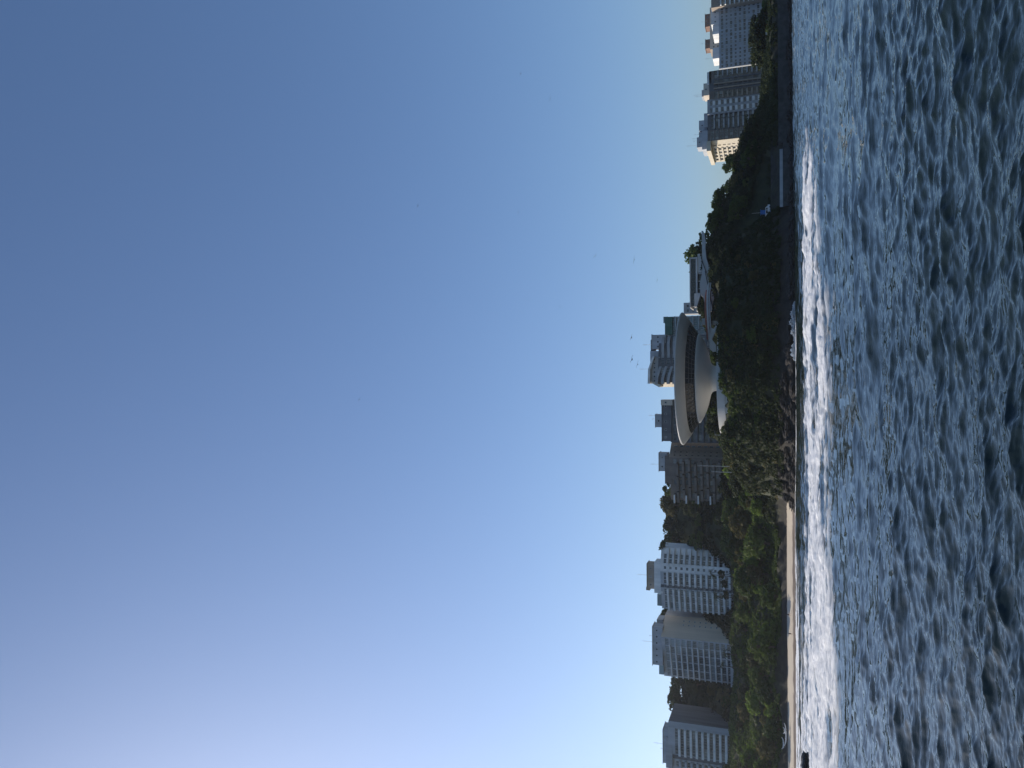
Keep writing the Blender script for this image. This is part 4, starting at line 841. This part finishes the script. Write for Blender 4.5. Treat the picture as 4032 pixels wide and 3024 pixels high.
for i, (X_, Y_, dd, sx, sz) in enumerate(((3060, 1835, 312, 6, 4.5), (3045, 1800, 306, 6, 5), (3080, 1868, 316, 6, 3.5), (3098, 1900, 318, 5, 2.2), (3010, 1785, 306, 4, 4))):
    p = G(X_, Y_, dd); rock('cliff_outcrop', p[0], dd, p[2], sx, 4, sz, 'rock', 'brown bare outcrop where the headland drops to the beach', 60 + i, 'bare outcrops at the end of the beach', .3)
for i, (X_, Y_, dd, sx, sz) in enumerate(((3085, 1620, 276, 7, 3), (3075, 1450, 275, 8, 3), (3070, 1180, 286, 8, 4), (3085, 1130, 285, 6, 3))):
    p = G(X_, Y_, dd); rock('rock_band', p[0], dd + 3, p[2], sx, 4, sz, 'rock', 'exposed rock band low on the headland face', 70 + i, 'rock bands on the headland face', .0)
# spray thrown up where waves hit the headland
def spray(Y0, Y1, X0, d, seed, label):
    rg = np.random.default_rng(seed); q = []; n = 900; u = rg.random(n); Yp = Y0 + (Y1 - Y0) * u; prof = np.sin(np.pi * u) ** .7 * (.55 + .45 * np.sin(u * 13 + seed) ** 2)
    base = np.array([G(3128, yy, d) for yy in Yp]); top = hz(X0, (Y0 + Y1) / 2, d) - 0; C = base.copy(); C[:, 1] += rg.uniform(-1.5, 1.0, n); C[:, 2] = .1 + prof * top * rg.random(n) ** 1.3
    V, Fq = leaf_quads(C, rg.standard_normal((n, 3)), .3, rg); o = ob('sea_spray', npmesh('sea_spray', V, Fq), 'foam_spray'); o['kind'] = 'stuff'; o['label'] = label; o['category'] = 'spray'
plainmat('foam_spray', (0.6, 0.62, 0.63), .8)
spray(1188, 1345, 3109, 260.5, 1, 'white spray bursting on the rocks below the museum'); spray(1345, 1420, 3112, 260, 2, 'low white spray beside the larger burst')

# ------------------------------------------------------------------ beach things
def canoe(X, Y0, Y1, d, label, rz=0.0):
    a = G(X, Y1, d); c = G(X, Y0, d); L = c[0] - a[0]; q = MB(); secs = []; n = 13; k = 8; zb = a[2] - .35
    for i in range(n):
        u = i / (n - 1); w = .38 * math.sin(math.pi * min(max(u, .02), .98)) ** .6; lift = .55 * (2 * u - 1) ** 4 ; hh = .5
        for j in range(k + 1):
            an_ = math.pi * j / k; secs.append((u * L, -math.cos(an_) * w, lift + hh - math.sin(an_) * hh * (.35 + .65 * math.sin(math.pi * min(max(u, .02), .98)) ** .5)))
    fs = [(i * (k + 1) + j, i * (k + 1) + j + 1, (i + 1) * (k + 1) + j + 1, (i + 1) * (k + 1) + j) for i in range(n - 1) for j in range(k)]
    r = thing('beached_canoe', label, 'canoe', (a[0], d, zb), rz); q.add(secs, fs); o = q.build('hull', 'hull_white', r, smooth=True)
    dk = MB(); dk.add([s for i in range(n) for s in (secs[i * (k + 1)], secs[i * (k + 1) + k])], [(2 * i, 2 * i + 1, 2 * i + 3, 2 * i + 2) for i in range(n - 1) if i < 4 or i > 7]); dk.build('deck', 'hull_white', r)
    for u in (.35, .5, .64): MB().box(u * L - .06, u * L + .06, -.3, .3, .42, .47).build('seat', 'metal_dark', r)
    og = MB(); og.tube([(L * .25, -1.5, .2), (L * .5, -1.5, .12), (L * .75, -1.5, .2)], [.08, .13, .08], 6); og.build('outrigger', 'hull_white', r)
    for u in (.36, .63): MB().tube([(u * L, 0, .48), (u * L, -.9, .62), (u * L, -1.5, .2)], [.04, .04, .04], 5).build('crossbeam', 'metal_light', r)
    # rests on trestles
    for u in (.3, .7): MB().box(u * L - .2, u * L + .2, -.35, .35, -.6, .12).build('trestle', 'bark', r)
canoe(3094, 2848, 2938, 335, 'long white canoe resting on the sand at the foot of the trees'); canoe(3084, 2904, 2950, 341, 'shorter white canoe lying behind the long one'); canoe(3089, 2864, 2890, 339, 'white canoe half hidden behind the long one')
def person(X, Y, d, label, top_mat, pose=0):
    p = G(X, Y, d); x = p[0]; z = float(np.interp(d - shore(x), [-7, 0, 8, 12, 20, 23], [-.9, .12, 1.45, 2.1, 3.05, 3.1])); me = bpy.data.meshes.new('body')
    st = .12 + .12 * pose
    J = [(0, 0, .95), (0, 0, 1.15), (0, 0, 1.38), (0, 0, 1.5), (0, .0, 1.6), (0, 0, 1.73), (.19, 0, 1.4), (.25, .05, 1.12), (.24 + .1 * pose, -.08, .88), (-.19, 0, 1.4), (-.25, .05, 1.12), (-.24, -.06, .87),
         (.1, 0, .88), (.11 + st, -.05, .48), (.11 + st * 1.4, .05, .06), (.12 + st * 1.4, -.14, .03), (-.1, 0, .88), (-.11 - st, -.04, .48), (-.11 - st * 1.4, .06, .06), (-.12 - st * 1.4, -.13, .03)]
    Ed = [(0, 1), (1, 2), (2, 3), (3, 4), (4, 5), (2, 6), (6, 7), (7, 8), (2, 9), (9, 10), (10, 11), (0, 12), (12, 13), (13, 14), (14, 15), (0, 16), (16, 17), (17, 18), (18, 19)]
    Rr = [.15, .14, .17, .06, .1, .1, .07, .05, .04, .07, .05, .04, .1, .065, .045, .04, .1, .065, .045, .04]
    me.from_pydata(J, Ed, []); r = thing('person', label, 'person', (x, d, z)); o = ob('body', me, 'skin_tan', r); sm = o.modifiers.new('skin', 'SKIN'); sl = me.skin_vertices[0].data
    for v, rr_ in zip(sl, Rr): v.radius = (rr_, rr_ * .8)
    sl[0].use_root = True; o.modifiers.new('sub', 'SUBSURF').levels = 1
    MB().lathe([(.13, .72), (.19, .8), (.2, .98), (.17, 1.02)], 12).build('shorts', top_mat, r); MB().lathe([(.11, 1.64), (.115, 1.7), (.08, 1.79), (.02, 1.82)], 10, close=True).build('hair', 'cloth_dark', r)
    MB().lathe([(.18, 1.0), (.19, 1.15), (.215, 1.34), (.14, 1.45)], 12).build('shirt', top_mat, r)
person(3112, 2421, 328, 'person walking on the sand, nearer the white balcony tower', 'cloth_dark', 1); person(3120, 2496, 325, 'person in dark clothes bending at the water edge of the beach', 'cloth_dark', 0)
# low wall at the back of the beach
q = MB(); nseg = 20
for i in range(nseg):
    a = -172 + 44 * i / nseg; c = -172 + 44 * (i + 1) / nseg; q.prism([(a, float(shore(a)) + 21.5), (c, float(shore(c)) + 21.5), (c, float(shore(c)) + 22), (a, float(shore(a)) + 22)], 1.6, 3.4)
tag(q.build('beach_wall', 'wall_bluegrey'), 'low blue-grey wall between the sand and the trees', 'wall')

# ------------------------------------------------------------------ birds
BIRD = {}
def bird(X, Y, span_px, bank, d=210, flap=.12):
    p = G(X, Y, d); s = span_px / 10.5
    r = thing('gliding_bird', 'dark sea bird gliding in the open sky', 'bird', p, 0, 'birds gliding over the bay'); r.scale = (s, s, s); r.rotation_euler = (rad(12), bank, rad((Y * 7) % 60 - 30))
    if 'b' not in BIRD:
        BIRD['b'] = MB().tube([(0, -.32, 0), (0, -.2, .01), (0, 0, 0), (0, .2, 0), (0, .42, 0)], [.015, .05, .075, .05, .03], 6).mesh('body')
        q = MB(); pts = [(0, -.1, .14, .02), (.22, -.14, .13, .09), (.42, -.08, .09, .10), (.6, .06, .02, .05)]
        vs_ = [];
        for x, y, c, z in pts: vs_ += [(x, y, z), (x, y + c * 1.5, z - .005), (x, y + c * .6, z + .02)]
        for i in range(3): q_ = i * 3; q.add(vs_[q_:q_ + 6], [(0, 2, 5, 3), (2, 1, 4, 5), (0, 3, 4, 1)])
        BIRD['w'] = q.mesh('wing'); qt = MB(); qt.add([(-.03, .38, 0), (.03, .38, 0), (.09, .62, 0), (0, .55, .01), (-.09, .62, 0)], [(0, 1, 2, 3, 4)]); BIRD['t'] = qt.mesh('tail')
    ob('body', BIRD['b'], 'feather_dark', r); ob('tail', BIRD['t'], 'feather_dark', r)
    w = ob('wing', BIRD['w'], 'feather_dark', r); w = ob('wing', BIRD['w'], 'feather_dark', r); w.scale = (-1, 1, 1)
K = 1600 / 1770
for zx, zy, sp_, bk in ((1162, 99, 9, .2), (1291, 208, 13, .3), (704, 533, 6, .1), (931, 571, 6, .2), (714, 675, 11, .4), (1152, 702, 11, -.1), (1486, 894, 12, .7), (1657, 910, 18, .15), (1757, 998, 12, .1), (1197, 1083, 9, -.3), (1333, 1115, 8, -.6), (1645, 1248, 17, .2), (1647, 1344, 22, .35), (1672, 1366, 19, .3), (458, 1519, 10, .6), (1117, 1579, 6, .1)):
    bird(1000 + zx * K, 200 + zy * K, sp_, bk)
bird(2460, 2965, 6, .1)

# ------------------------------------------------------------------ sea air
hm = bpy.data.materials.new('haze'); hm.use_nodes = True; t = hm.node_tree; t.nodes.clear()
pv = N(t, 'ShaderNodeVolumePrincipled'); pv.inputs['Color'].default_value = (0.86, 0.92, 1.0, 1); pv.inputs['Density'].default_value = 0.00006; pv.inputs['Anisotropy'].default_value = 0.6
mo = N(t, 'ShaderNodeOutputMaterial'); t.links.new(pv.outputs[0], mo.inputs['Volume'])
hz_o = MB().box(-2600, 2600, -2600, 2600, -40, 135).build('haze', hm); hz_o['kind'] = 'stuff'
